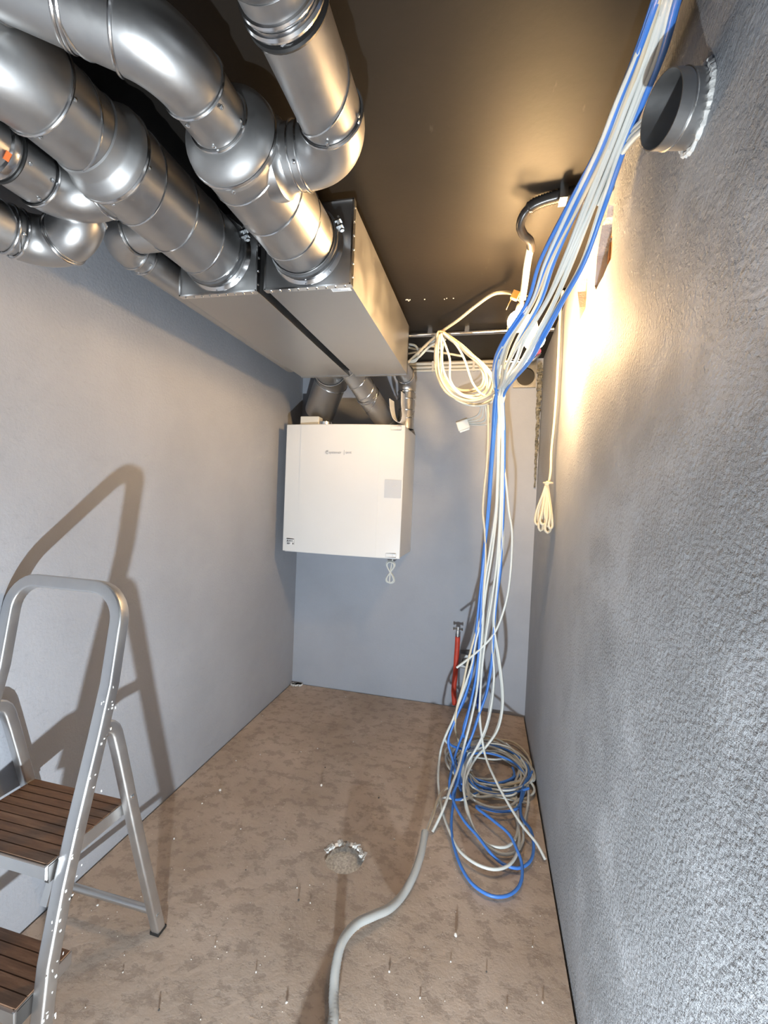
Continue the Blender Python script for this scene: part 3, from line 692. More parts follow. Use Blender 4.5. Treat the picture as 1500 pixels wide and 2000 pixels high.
# ------------------------------------------------------------------ cables
CABLES=[
 ('data_cable','blue','blue cable on the left edge of the ceiling bundle, ending in the lowest floor loop',[(1.574,-0.258,2.270),(1.572,0.292,2.255),(1.568,0.742,2.195),(1.579,0.823,2.235),(1.578,0.904,2.233),(1.570,1.003,2.229),(1.560,1.113,2.222),(1.522,1.272,2.198),(1.469,1.402,2.122),(1.447,1.491,2.051),(1.383,1.600,1.975),(1.353,1.781,1.952),(1.360,2.120,1.935),(1.373,2.127,1.894),(1.370,2.158,1.721),(1.365,2.191,1.529),(1.362,2.220,1.355),(1.348,2.242,1.132),(1.337,2.260,0.935),(1.327,2.270,0.715),(1.314,2.270,0.516),(1.286,2.268,0.402),(1.241,2.250,0.271),(1.217,2.220,0.182),(1.233,2.206,0.140),(1.259,2.149,0.100),(1.270,2.079,0.070),(1.268,1.878,0.040),(1.281,1.777,0.030),(1.321,1.666,0.020),(1.369,1.602,0.015),(1.433,1.574,0.015),(1.486,1.589,0.015),(1.527,1.634,0.015),(1.545,1.688,0.020),(1.545,1.748,0.030),(1.532,1.783,0.040),(1.505,1.844,0.050),(1.435,1.913,0.050),(1.369,1.990,0.040),(1.456,1.984,0.040),(1.536,2.012,0.044),(1.589,2.172,0.038),(1.602,2.296,0.034),(1.543,2.393,0.043),(1.407,2.435,0.041),(1.312,2.376,0.040),(1.284,2.259,0.048),(1.298,2.113,0.048)]),
 ('power_cable','white','white cable whose floor loop sweeps furthest left beside the grey hose end',[(1.586,-0.238,2.290),(1.584,0.312,2.275),(1.580,0.762,2.215),(1.588,0.839,2.251),(1.589,0.919,2.245),(1.585,1.015,2.237),(1.577,1.120,2.225),(1.549,1.278,2.199),(1.496,1.401,2.119),(1.463,1.494,2.052),(1.400,1.608,1.977),(1.378,1.796,1.956),(1.374,2.135,1.939),(1.377,2.127,1.894),(1.391,2.158,1.721),(1.396,2.191,1.530),(1.398,2.220,1.357),(1.388,2.239,1.166),(1.368,2.258,0.970),(1.355,2.270,0.818),(1.330,2.270,0.703),(1.316,2.270,0.583),(1.268,2.268,0.400),(1.239,2.260,0.298),(1.196,2.224,0.189),(1.178,2.260,0.100),(1.185,2.109,0.060),(1.218,1.948,0.035),(1.270,1.808,0.030),(1.317,1.722,0.030),(1.381,1.680,0.030),(1.441,1.674,0.030),(1.490,1.702,0.030),(1.527,1.763,0.030),(1.545,1.854,0.030),(1.551,2.147,0.023),(1.627,2.288,0.025),(1.594,2.408,0.030),(1.529,2.516,0.036),(1.408,2.545,0.024),(1.291,2.494,0.031),(1.205,2.369,0.032),(1.228,2.243,0.039),(1.344,2.141,0.026),(1.459,2.133,0.024),(1.544,2.176,0.029),(1.640,2.283,0.040),(1.577,2.415,0.025),(1.505,2.503,0.028),(1.407,2.507,0.041),(1.267,2.477,0.034),(1.222,2.358,0.036)]),
 ('power_cable','white','white cable running straight across the floor coil to the right wall',[(1.585,-0.254,2.272),(1.583,0.296,2.257),(1.579,0.746,2.197),(1.592,0.824,2.234),(1.596,0.911,2.236),(1.590,1.010,2.231),(1.579,1.115,2.221),(1.549,1.276,2.198),(1.503,1.399,2.118),(1.481,1.490,2.049),(1.430,1.600,1.973),(1.406,1.789,1.953),(1.380,2.122,1.935),(1.386,2.127,1.894),(1.403,2.158,1.721),(1.411,2.191,1.530),(1.415,2.220,1.358),(1.411,2.245,1.104),(1.396,2.264,0.907),(1.379,2.270,0.742),(1.367,2.270,0.576),(1.364,2.265,0.381),(1.367,2.260,0.318),(1.385,2.223,0.219),(1.402,2.196,0.160),(1.451,2.078,0.120),(1.504,1.995,0.080),(1.560,1.913,0.050),(1.616,1.847,0.030),(1.640,1.802,0.012)]),
 ('power_cable','white','white cable bulging right above the floor before looping through the coil',[(1.593,-0.256,2.268),(1.591,0.294,2.253),(1.587,0.744,2.193),(1.599,0.827,2.236),(1.607,0.921,2.244),(1.606,1.025,2.242),(1.601,1.131,2.230),(1.585,1.291,2.203),(1.544,1.402,2.116),(1.506,1.491,2.048),(1.451,1.598,1.971),(1.431,1.786,1.952),(1.396,2.111,1.932),(1.396,2.127,1.894),(1.412,2.158,1.721),(1.420,2.191,1.531),(1.427,2.220,1.358),(1.432,2.238,1.182),(1.418,2.258,0.974),(1.414,2.270,0.790),(1.448,2.270,0.620),(1.473,2.270,0.460),(1.475,2.263,0.367),(1.456,2.240,0.276),(1.410,2.215,0.204),(1.359,2.234,0.120),(1.328,2.153,0.100),(1.313,2.076,0.080),(1.327,1.946,0.050),(1.377,1.827,0.030),(1.427,1.782,0.025),(1.474,1.770,0.020),(1.522,1.789,0.020),(1.558,1.856,0.020),(1.569,1.947,0.020),(1.602,2.106,0.037),(1.605,2.273,0.034),(1.562,2.384,0.035),(1.494,2.453,0.027),(1.385,2.465,0.032),(1.312,2.348,0.028),(1.294,2.216,0.035),(1.309,2.086,0.033),(1.412,2.013,0.034),(1.495,2.021,0.040),(1.578,2.132,0.033),(1.609,2.261,0.031),(1.571,2.396,0.037),(1.481,2.467,0.041),(1.382,2.455,0.033)]),
 ('data_cable','blue','blue cable on the right edge of the bundle, dropping into the right-hand floor loop',[(1.597,-0.281,2.239),(1.595,0.269,2.224),(1.591,0.719,2.164),(1.606,0.804,2.210),(1.621,0.908,2.229),(1.621,1.013,2.229),(1.616,1.115,2.216),(1.614,1.275,2.190),(1.587,1.373,2.098),(1.546,1.459,2.031),(1.500,1.564,1.957),(1.481,1.758,1.942),(1.417,2.076,1.923),(1.402,2.127,1.894),(1.414,2.158,1.721),(1.425,2.191,1.531),(1.430,2.220,1.359),(1.432,2.238,1.182),(1.430,2.248,1.074),(1.417,2.270,0.842),(1.414,2.270,0.746),(1.412,2.270,0.582),(1.394,2.269,0.436),(1.366,2.262,0.338),(1.334,2.230,0.230),(1.301,2.209,0.150),(1.289,2.125,0.120),(1.279,2.050,0.090),(1.264,1.980,0.070),(1.316,1.878,0.050),(1.377,1.814,0.040),(1.434,1.746,0.030),(1.472,1.718,0.025),(1.529,1.716,0.020),(1.573,1.753,0.020),(1.599,1.827,0.020),(1.596,1.927,0.030),(1.565,1.972,0.040),(1.583,2.183,0.043),(1.622,2.304,0.041),(1.615,2.407,0.035),(1.525,2.505,0.038),(1.417,2.529,0.034),(1.351,2.454,0.048),(1.300,2.346,0.036),(1.313,2.206,0.041),(1.384,2.112,0.034),(1.491,2.115,0.034),(1.610,2.180,0.048)]),
 ('power_cable','white','white cable in the middle of the drop that joins the inner floor rings',[(1.598,-0.253,2.270),(1.596,0.297,2.255),(1.592,0.747,2.195),(1.608,0.829,2.236),(1.618,0.926,2.247),(1.613,1.025,2.241),(1.602,1.126,2.226),(1.585,1.284,2.199),(1.554,1.392,2.110),(1.527,1.479,2.041),(1.483,1.587,1.966),(1.458,1.782,1.950),(1.402,2.108,1.931),(1.391,2.127,1.894),(1.407,2.158,1.721),(1.413,2.191,1.530),(1.418,2.220,1.358),(1.421,2.245,1.104),(1.414,2.270,0.842),(1.414,2.270,0.647),(1.426,2.270,0.552),(1.421,2.265,0.389),(1.395,2.240,0.266),(1.357,2.208,0.181),(1.321,2.178,0.120),(1.308,2.102,0.100),(1.311,2.019,0.080),(1.335,1.935,0.050),(1.368,1.840,0.040),(1.414,1.793,0.030),(1.484,1.795,0.030),(1.527,1.848,0.030),(1.547,1.943,0.030),(1.553,2.232,0.027),(1.580,2.359,0.024),(1.595,2.459,0.021),(1.509,2.524,0.029),(1.371,2.546,0.030),(1.295,2.513,0.030),(1.194,2.415,0.031),(1.241,2.300,0.026),(1.321,2.242,0.018),(1.420,2.207,0.020),(1.565,2.234,0.027),(1.585,2.346,0.030),(1.576,2.444,0.025),(1.495,2.531,0.026),(1.371,2.533,0.030),(1.267,2.518,0.031),(1.219,2.408,0.033),(1.249,2.304,0.026),(1.329,2.212,0.029),(1.452,2.231,0.029)]),
 ('power_cable','white','white cable with a loose cut end lying near the grey hose end',[(1.589,-0.262,2.262),(1.587,0.288,2.247),(1.583,0.738,2.187),(1.595,0.818,2.227),(1.597,0.906,2.232),(1.591,1.004,2.226),(1.585,1.109,2.215),(1.570,1.268,2.190),(1.537,1.380,2.106),(1.504,1.470,2.039),(1.442,1.582,1.966),(1.408,1.773,1.948),(1.386,2.105,1.931),(1.382,2.127,1.894),(1.386,2.158,1.721),(1.392,2.191,1.530),(1.393,2.220,1.357),(1.374,2.240,1.152),(1.359,2.255,0.995),(1.359,2.270,0.784),(1.351,2.270,0.542),(1.344,2.269,0.423),(1.325,2.256,0.300),(1.315,2.240,0.253),(1.295,2.208,0.170),(1.278,2.105,0.130),(1.252,1.988,0.100),(1.231,1.888,0.070),(1.207,1.843,0.030),(1.195,1.818,0.015)]),
 ('data_cable','blue','blue cable hidden mid bundle that winds into the back floor rings',[(1.577,-0.263,2.263),(1.575,0.287,2.248),(1.571,0.737,2.188),(1.581,0.817,2.229),(1.579,0.899,2.228),(1.573,0.999,2.225),(1.566,1.110,2.218),(1.539,1.271,2.195),(1.493,1.395,2.117),(1.462,1.486,2.048),(1.393,1.597,1.973),(1.360,1.779,1.952),(1.366,2.116,1.934),(1.366,2.127,1.894),(1.363,2.158,1.721),(1.361,2.191,1.529),(1.355,2.220,1.355),(1.350,2.240,1.151),(1.347,2.260,0.942),(1.347,2.270,0.731),(1.339,2.270,0.520),(1.316,2.264,0.361),(1.290,2.236,0.238),(1.263,2.253,0.140),(1.248,2.167,0.100),(1.241,2.086,0.060),(1.263,2.010,0.040),(1.457,2.202,0.019),(1.548,2.275,0.027),(1.609,2.359,0.022),(1.581,2.433,0.015),(1.503,2.525,0.015),(1.401,2.549,0.027),(1.338,2.519,0.028),(1.257,2.443,0.015),(1.268,2.330,0.017),(1.356,2.222,0.021),(1.457,2.209,0.019),(1.542,2.276,0.023)]),
 ('power_cable','white','single white cable bowing out right with its cut end hanging in mid-air',[(1.599,-0.252,2.271),(1.597,0.298,2.256),(1.593,0.748,2.196),(1.608,0.829,2.237),(1.618,0.926,2.247),(1.612,1.025,2.241),(1.603,1.126,2.226),(1.589,1.284,2.199),(1.558,1.391,2.109),(1.528,1.478,2.041),(1.481,1.587,1.966),(1.455,1.782,1.950),(1.403,2.108,1.931),(1.405,2.127,1.894),(1.392,2.138,1.837),(1.411,2.171,1.651),(1.441,2.204,1.458),(1.456,2.220,1.360),(1.475,2.229,1.268),(1.477,2.254,1.013),(1.460,2.267,0.881),(1.417,2.270,0.746),(1.346,2.270,0.652),(1.240,2.270,0.549)]),
 ('flat_cable','cream','cream cable hanging left of the blue cables down to the red pipe',[(1.332,2.134,1.860),(1.339,2.158,1.721),(1.340,2.179,1.601),(1.333,2.204,1.454),(1.332,2.220,1.354),(1.347,2.230,1.253),(1.357,2.245,1.099),(1.354,2.260,0.942),(1.349,2.270,0.836),(1.318,2.270,0.701),(1.291,2.270,0.566),(1.273,2.270,0.445),(1.252,2.264,0.351),(1.246,2.252,0.276),(1.253,2.437,0.100),(1.277,2.387,0.060),(1.314,2.312,0.040),(1.365,2.222,0.019),(1.488,2.234,0.019),(1.591,2.266,0.025),(1.640,2.383,0.023),(1.634,2.508,0.026),(1.558,2.624,0.026),(1.422,2.616,0.024),(1.312,2.580,0.030),(1.276,2.451,0.029),(1.269,2.309,0.016),(1.363,2.212,0.022),(1.500,2.194,0.032),(1.604,2.263,0.030)]),
 ('power_cable','cream','white cable swinging left from the bundle into the outer ceiling coil strand',[(1.580,-0.262,2.264),(1.578,0.288,2.249),(1.574,0.738,2.189),(1.584,0.818,2.230),(1.588,0.904,2.231),(1.586,1.005,2.228),(1.578,1.113,2.219),(1.548,1.272,2.195),(1.495,1.395,2.116),(1.465,1.485,2.048),(1.408,1.594,1.972),(1.388,1.778,1.951),(1.376,2.112,1.933),(1.323,2.200,1.912),(1.251,2.200,1.893),(1.163,2.200,1.921),(1.101,2.200,1.997),(1.079,2.200,2.103),(1.081,2.200,2.216)]),
 ('power_cable','white','white cable swinging left from the bundle along the second coil strand',[(1.588,-0.262,2.263),(1.586,0.288,2.248),(1.582,0.738,2.188),(1.595,0.819,2.228),(1.597,0.907,2.233),(1.590,1.006,2.228),(1.582,1.110,2.217),(1.564,1.270,2.192),(1.532,1.384,2.108),(1.502,1.473,2.040),(1.443,1.584,1.967),(1.407,1.774,1.949),(1.384,2.107,1.931),(1.334,2.213,1.922),(1.274,2.213,1.903),(1.186,2.213,1.934),(1.114,2.213,2.031),(1.094,2.213,2.132),(1.089,2.213,2.228)]),
 ('power_cable','white','white cable swinging left from the bundle to the short inner coil strand',[(1.599,-0.252,2.272),(1.597,0.298,2.257),(1.593,0.748,2.197),(1.609,0.830,2.237),(1.619,0.927,2.248),(1.613,1.026,2.242),(1.602,1.127,2.227),(1.586,1.285,2.199),(1.556,1.392,2.110),(1.529,1.479,2.041),(1.485,1.587,1.966),(1.458,1.782,1.950),(1.403,2.108,1.932),(1.346,2.227,1.930),(1.298,2.227,1.911),(1.211,2.227,1.927),(1.145,2.227,1.996),(1.134,2.227,2.110),(1.088,2.227,2.225)]),
 ('power_cable','white','white cable swinging left from the bundle to the top right coil strand',[(1.601,-0.262,2.259),(1.599,0.288,2.244),(1.595,0.738,2.184),(1.608,0.818,2.224),(1.616,0.914,2.236),(1.612,1.014,2.232),(1.607,1.117,2.219),(1.605,1.278,2.193),(1.584,1.381,2.102),(1.545,1.471,2.037),(1.490,1.582,1.964),(1.459,1.779,1.949),(1.408,2.102,1.930),(1.351,2.240,1.938),(1.317,2.240,1.924),(1.258,2.240,1.980),(1.204,2.240,2.112),(1.160,2.240,2.184),(1.096,2.240,2.242)]),
 ('power_cable','white','white cable beside the left blue one, ending in the knot beneath the bulbs',[(1.576,-0.262,2.265),(1.574,0.288,2.250),(1.570,0.738,2.190),(1.582,0.818,2.230),(1.579,0.899,2.228),(1.569,0.999,2.225),(1.560,1.109,2.219),(1.529,1.270,2.196),(1.485,1.397,2.118),(1.461,1.486,2.048),(1.394,1.597,1.973),(1.356,1.779,1.952),(1.362,2.118,1.935),(1.385,2.139,1.897),(1.387,2.170,1.723),(1.392,2.203,1.531),(1.396,2.232,1.357),(1.378,2.252,1.151),(1.358,2.267,0.993),(1.362,2.282,0.781),(1.355,2.282,0.538),(1.343,2.281,0.418),(1.322,2.268,0.293),(1.312,2.252,0.247),(1.297,2.220,0.164),(1.325,2.306,0.100),(1.302,2.202,0.050),(1.317,2.098,0.030),(1.260,2.235,0.024),(1.325,2.187,0.012),(1.435,2.155,0.017),(1.527,2.158,0.017),(1.571,2.255,0.021),(1.584,2.377,0.014),(1.506,2.423,0.027),(1.389,2.510,0.019),(1.313,2.439,0.024),(1.259,2.345,0.026),(1.246,2.244,0.016),(1.318,2.180,0.025),(1.410,2.147,0.025),(1.524,2.198,0.017),(1.579,2.254,0.027),(1.575,2.375,0.023)]),
 ('data_cable','blue','thin blue cable twisting through the middle of the ceiling bundle',[(1.586,-0.256,2.270),(1.584,0.294,2.255),(1.580,0.744,2.195),(1.593,0.823,2.233),(1.598,0.910,2.235),(1.590,1.009,2.231),(1.579,1.115,2.221),(1.550,1.276,2.198),(1.509,1.398,2.117),(1.487,1.488,2.048),(1.436,1.598,1.972),(1.408,1.787,1.953),(1.381,2.120,1.935),(1.364,2.139,1.897),(1.360,2.170,1.723),(1.356,2.203,1.529),(1.357,2.232,1.355),(1.352,2.252,1.150),(1.347,2.272,0.939),(1.349,2.282,0.728),(1.338,2.282,0.515),(1.314,2.276,0.355),(1.289,2.248,0.232),(1.331,2.307,0.100),(1.275,2.194,0.050),(1.307,2.095,0.030),(1.253,2.350,0.028),(1.288,2.251,0.016),(1.377,2.170,0.018),(1.485,2.219,0.027),(1.548,2.266,0.019),(1.589,2.366,0.020)]),
 ('power_cable','white','white cable in the bundle centre crossing over the lit bulbs',[(1.591,-0.262,2.261),(1.589,0.288,2.246),(1.585,0.738,2.186),(1.596,0.817,2.225),(1.604,0.907,2.231),(1.603,1.007,2.227),(1.597,1.110,2.215),(1.582,1.270,2.190),(1.541,1.382,2.106),(1.505,1.474,2.040),(1.452,1.585,1.967),(1.434,1.777,1.949),(1.397,2.105,1.931),(1.394,2.139,1.897),(1.403,2.170,1.723),(1.416,2.203,1.531),(1.422,2.232,1.358),(1.426,2.257,1.103),(1.414,2.282,0.839),(1.415,2.282,0.643),(1.427,2.282,0.548),(1.423,2.277,0.384),(1.400,2.252,0.261),(1.359,2.220,0.175),(1.313,2.302,0.100),(1.299,2.202,0.050),(1.307,2.094,0.030),(1.293,2.295,0.021),(1.328,2.189,0.029),(1.439,2.173,0.033),(1.528,2.215,0.020),(1.564,2.284,0.028),(1.590,2.452,0.031),(1.530,2.521,0.035),(1.444,2.581,0.034),(1.349,2.551,0.033),(1.276,2.408,0.023),(1.290,2.301,0.033),(1.343,2.195,0.027),(1.447,2.149,0.026),(1.545,2.168,0.029)]),
 ('data_cable','blue','second blue cable near the wall side of the ceiling bundle',[(1.599,-0.277,2.242),(1.597,0.273,2.227),(1.593,0.723,2.167),(1.609,0.808,2.213),(1.624,0.912,2.232),(1.622,1.015,2.230),(1.616,1.115,2.216),(1.613,1.273,2.189),(1.588,1.369,2.096),(1.550,1.454,2.029),(1.508,1.559,1.955),(1.484,1.756,1.941),(1.417,2.075,1.923),(1.403,2.139,1.897),(1.416,2.170,1.723),(1.423,2.203,1.531),(1.425,2.232,1.358),(1.429,2.250,1.181),(1.433,2.260,1.072),(1.414,2.282,0.839),(1.414,2.282,0.743),(1.409,2.282,0.577),(1.391,2.281,0.430),(1.363,2.274,0.332),(1.333,2.242,0.224),(1.309,2.301,0.100),(1.274,2.194,0.050),(1.296,2.091,0.030),(1.267,2.305,0.028),(1.279,2.259,0.026),(1.380,2.194,0.033),(1.455,2.188,0.035),(1.547,2.267,0.039),(1.545,2.345,0.037)]),
 ('power_cable','white','white cable just inside the wall-side blue pair of the ceiling bundle',[(1.609,-0.241,2.282),(1.607,0.309,2.267),(1.603,0.759,2.207),(1.614,0.837,2.244),(1.623,0.931,2.251),(1.619,1.027,2.242),(1.615,1.126,2.224),(1.612,1.284,2.196),(1.587,1.385,2.104),(1.545,1.478,2.039),(1.494,1.591,1.967),(1.468,1.793,1.953),(1.413,2.118,1.934),(1.397,2.139,1.897),(1.411,2.170,1.723),(1.417,2.203,1.531),(1.429,2.232,1.358),(1.437,2.250,1.181),(1.419,2.270,0.972),(1.410,2.282,0.787),(1.443,2.282,0.616),(1.469,2.282,0.454),(1.472,2.275,0.361),(1.452,2.252,0.270),(1.406,2.227,0.197),(1.324,2.305,0.100),(1.300,2.202,0.050),(1.299,2.092,0.030),(1.310,2.232,0.041),(1.392,2.166,0.028),(1.504,2.137,0.042),(1.608,2.223,0.041),(1.640,2.325,0.034),(1.618,2.453,0.032),(1.526,2.533,0.040),(1.405,2.531,0.040),(1.323,2.466,0.040),(1.275,2.357,0.040),(1.295,2.196,0.044),(1.381,2.108,0.032),(1.529,2.113,0.040),(1.578,2.222,0.035),(1.614,2.338,0.041),(1.586,2.465,0.036),(1.522,2.563,0.042)]),
 ('data_cable','blue','twin blue cable hugging the left edge of the ceiling bundle',[(1.585,-0.237,2.291),(1.583,0.313,2.276),(1.579,0.763,2.216),(1.589,0.844,2.256),(1.586,0.924,2.251),(1.577,1.021,2.243),(1.568,1.126,2.231),(1.538,1.281,2.202),(1.491,1.403,2.121),(1.462,1.492,2.051),(1.394,1.603,1.976),(1.360,1.788,1.955),(1.365,2.131,1.938),(1.375,2.139,1.897),(1.370,2.170,1.723),(1.362,2.203,1.530),(1.359,2.232,1.355),(1.344,2.254,1.131),(1.340,2.272,0.933),(1.323,2.282,0.711),(1.309,2.282,0.511),(1.290,2.280,0.398),(1.238,2.262,0.264),(1.220,2.232,0.176),(1.306,2.300,0.100),(1.287,2.198,0.050),(1.299,2.092,0.030),(1.300,2.247,0.032),(1.372,2.153,0.034),(1.488,2.152,0.032),(1.582,2.200,0.040),(1.640,2.335,0.041)]),
 ('power_cable','white','slack white cable third from the left edge of the ceiling bundle',[(1.582,-0.252,2.275),(1.580,0.298,2.260),(1.576,0.748,2.200),(1.585,0.827,2.239),(1.585,0.909,2.236),(1.582,1.009,2.232),(1.576,1.115,2.222),(1.548,1.275,2.197),(1.496,1.397,2.118),(1.462,1.489,2.050),(1.398,1.601,1.975),(1.375,1.786,1.953),(1.373,2.122,1.936),(1.374,2.147,1.899),(1.390,2.178,1.724),(1.403,2.211,1.531),(1.397,2.240,1.357),(1.388,2.259,1.164),(1.363,2.278,0.966),(1.352,2.290,0.812),(1.326,2.290,0.696),(1.321,2.290,0.576),(1.270,2.288,0.391),(1.243,2.280,0.289),(1.200,2.244,0.179),(1.332,2.308,0.100),(1.319,2.186,0.050),(1.334,2.065,0.030),(1.230,2.302,0.027),(1.354,2.186,0.014),(1.441,2.142,0.023),(1.546,2.237,0.020),(1.613,2.360,0.018),(1.567,2.476,0.015),(1.516,2.583,0.030),(1.410,2.656,0.017),(1.297,2.554,0.024),(1.256,2.425,0.023)]),
 ('power_cable','white','white cable in the left half of the bundle crossing the brown ceiling',[(1.586,-0.239,2.289),(1.584,0.311,2.274),(1.580,0.761,2.214),(1.588,0.838,2.250),(1.588,0.918,2.245),(1.583,1.015,2.237),(1.577,1.119,2.225),(1.549,1.277,2.199),(1.497,1.400,2.119),(1.463,1.493,2.051),(1.398,1.607,1.977),(1.375,1.794,1.956),(1.373,2.133,1.938),(1.391,2.147,1.899),(1.407,2.178,1.724),(1.409,2.211,1.532),(1.413,2.240,1.357),(1.415,2.265,1.101),(1.390,2.284,0.902),(1.375,2.290,0.736),(1.367,2.290,0.569),(1.364,2.285,0.372),(1.363,2.280,0.307),(1.379,2.243,0.207),(1.315,2.302,0.100),(1.312,2.184,0.050),(1.331,2.064,0.030),(1.301,2.341,0.017),(1.308,2.250,0.020),(1.428,2.191,0.018),(1.558,2.238,0.032),(1.640,2.273,0.030),(1.640,2.403,0.027),(1.586,2.446,0.029),(1.522,2.534,0.029),(1.382,2.526,0.026),(1.280,2.425,0.031),(1.244,2.337,0.026),(1.341,2.258,0.036)]),
 ('power_cable','white','white cable running flat beside the wall-side blue pair',[(1.595,-0.264,2.259),(1.593,0.286,2.244),(1.589,0.736,2.184),(1.603,0.815,2.222),(1.614,0.910,2.232),(1.609,1.010,2.228),(1.599,1.112,2.216),(1.582,1.272,2.192),(1.551,1.383,2.106),(1.525,1.473,2.039),(1.482,1.583,1.965),(1.457,1.779,1.949),(1.402,2.104,1.930),(1.387,2.147,1.899),(1.406,2.178,1.724),(1.414,2.211,1.532),(1.417,2.240,1.358),(1.426,2.265,1.102),(1.419,2.290,0.838),(1.420,2.290,0.641),(1.428,2.290,0.545),(1.416,2.285,0.379),(1.396,2.260,0.256),(1.357,2.228,0.170),(1.327,2.306,0.100),(1.293,2.179,0.050),(1.340,2.067,0.030),(1.300,2.168,0.023),(1.357,2.066,0.034),(1.480,2.104,0.036),(1.578,2.126,0.023),(1.640,2.213,0.025),(1.591,2.333,0.034),(1.558,2.450,0.022),(1.454,2.408,0.027),(1.326,2.387,0.024),(1.318,2.268,0.038),(1.338,2.188,0.034),(1.373,2.122,0.027),(1.501,2.108,0.026),(1.610,2.103,0.027)]),
 ('cable_coil','cream','cream cable coil hung in long loops over the metal ceiling pipe',[(1.073,2.279,2.251),(1.062,2.297,2.167),(1.074,2.339,2.070),(1.120,2.311,1.994),(1.227,2.291,1.940),(1.312,2.286,1.957),(1.318,2.231,2.018),(1.281,2.220,2.086),(1.209,2.231,2.149),(1.139,2.252,2.205),(1.071,2.278,2.255),(1.052,2.329,2.168),(1.083,2.320,2.054),(1.126,2.310,1.981),(1.231,2.323,1.938),(1.310,2.293,1.946),(1.316,2.267,2.017),(1.290,2.228,2.067),(1.211,2.244,2.140),(1.139,2.245,2.212),(1.077,2.270,2.260),(1.048,2.321,2.172),(1.069,2.326,2.042),(1.129,2.313,1.953),(1.241,2.306,1.914),(1.323,2.298,1.936),(1.350,2.266,1.998),(1.299,2.246,2.070),(1.232,2.252,2.143),(1.141,2.262,2.213),(1.069,2.264,2.259),(1.061,2.314,2.181),(1.070,2.346,2.081),(1.124,2.342,2.005),(1.208,2.325,1.966),(1.302,2.267,1.972),(1.314,2.238,2.015),(1.284,2.236,2.083),(1.210,2.214,2.145),(1.147,2.259,2.217),(1.079,2.272,2.253),(1.056,2.292,2.169),(1.067,2.342,2.082),(1.125,2.344,2.015),(1.207,2.300,1.968),(1.291,2.267,1.980),(1.303,2.235,2.023),(1.269,2.251,2.090),(1.211,2.236,2.145),(1.132,2.232,2.212)]),
 ('cable_coil','white','white cable coil hanging behind the cream coil under the ceiling pipe',[(1.098,2.291,2.240),(1.080,2.349,2.162),(1.094,2.341,2.029),(1.153,2.373,1.960),(1.260,2.351,1.908),(1.354,2.317,1.931),(1.369,2.277,1.983),(1.328,2.265,2.057),(1.251,2.266,2.131),(1.168,2.287,2.210),(1.099,2.306,2.249),(1.084,2.337,2.154),(1.101,2.368,2.047),(1.145,2.357,1.952),(1.253,2.339,1.899),(1.353,2.300,1.913),(1.356,2.287,1.990),(1.320,2.278,2.069),(1.253,2.278,2.132),(1.166,2.269,2.194),(1.096,2.325,2.253),(1.078,2.332,2.166),(1.085,2.371,2.070),(1.153,2.375,1.993),(1.234,2.337,1.950),(1.316,2.306,1.964),(1.337,2.273,2.013),(1.307,2.260,2.072),(1.224,2.278,2.151),(1.150,2.284,2.204)]),
]

for n, m, l, pts in CABLES:
    o = MB().tube(spline(pts, .016), .0060, 7).build(n, CABM[m], angle=80)
    tag(o, l, 'cable' if n != 'cable_coil' else 'cable coil')
# white connector block at the end of the coil
cb = Vector([(1.197,2.520,1.833)][0])
K = thing('connector_block', 'white plastic connector block dangling below the ceiling coil', 'connector', cb)
R = Matrix.Rotation(-.35, 3, 'Y') @ Matrix.Rotation(.35, 3, 'X')
bevel(MB().obox(cb, (.068, .045, .055), R).build('housing', M_PLASTIC, K, smooth=False), .005)
MB().obox(cb+R@Vector((0, 0, -.03)), (.056, .036, .012), R).build('plug_face', M_CABW, K, smooth=False)
for i in range(4):
    s_ = cb+R@Vector((.012+.006*i, 0, .02-.010*i))
    tgt = Vector([(1.309,2.360,1.915)][0])+Vector((.006*i-.01, 0, .004*i))
    mid = (s_+tgt)/2+Vector((.03+.012*i, 0, -.015-.012*i))
    MB().tube(spline([s_, mid, tgt], .012), .0048, 7).build('lead', M_CABW, K)
# coil tied up against the right wall
tc_ = [Vector(p) for p in [(1.630,2.080,2.351),(1.635,2.168,2.308),(1.635,2.153,2.094),(1.635,2.155,1.886),(1.635,2.178,1.773),(1.630,2.179,1.655),(1.625,2.132,1.545),(1.620,2.131,1.510)]]
ye = tc_[-1].y; ze = tc_[-1].z
path_ = list(tc_)
rk = random.Random(4)
for k in range(8):
    L = .19+.05*rk.random(); f = -1+2*k/7; jx = rk.uniform(-.008, .008)
    bx = 1.612+.026*f+jx; by = ye-.03*f+rk.uniform(-.03, .03); wd_ = .012+.010*rk.random()
    path_ += [Vector((1.612+.012*f, ye, ze-L*.3)), Vector((bx+.3*wd_, by, ze-L*.75)), Vector((bx+.6*wd_, by, ze-L*.95)), Vector((bx, by-.004, ze-L)), Vector((bx-.6*wd_, by-.006, ze-L*.94)), Vector((bx-.3*wd_, by-.004, ze-L*.7)), Vector((1.608+.010*f, ye-.004, ze-L*.28)), Vector((1.612, ye, ze-.004))]
TC = thing('tied_cable', 'white cable hanging on the right wall, its end tied in a tassel of loops', 'cable', tc_[0])
MB().tube(spline(path_, .012), .0058, 7).build('cable', M_CABC, TC, angle=80)
MB().lathe((1.617, ye, ze-.012), (0, 0, 1), [(0, .020), (.004, .023), (.008, .020)], 14).build('tie', M_CABC, TC)
MB().box((1.600, tc_[0].y-.02, tc_[0].z-.006), (W-.001, tc_[0].y+.02, tc_[0].z+.012)).build('wall_clip', M_PLASTIC, TC, smooth=False)

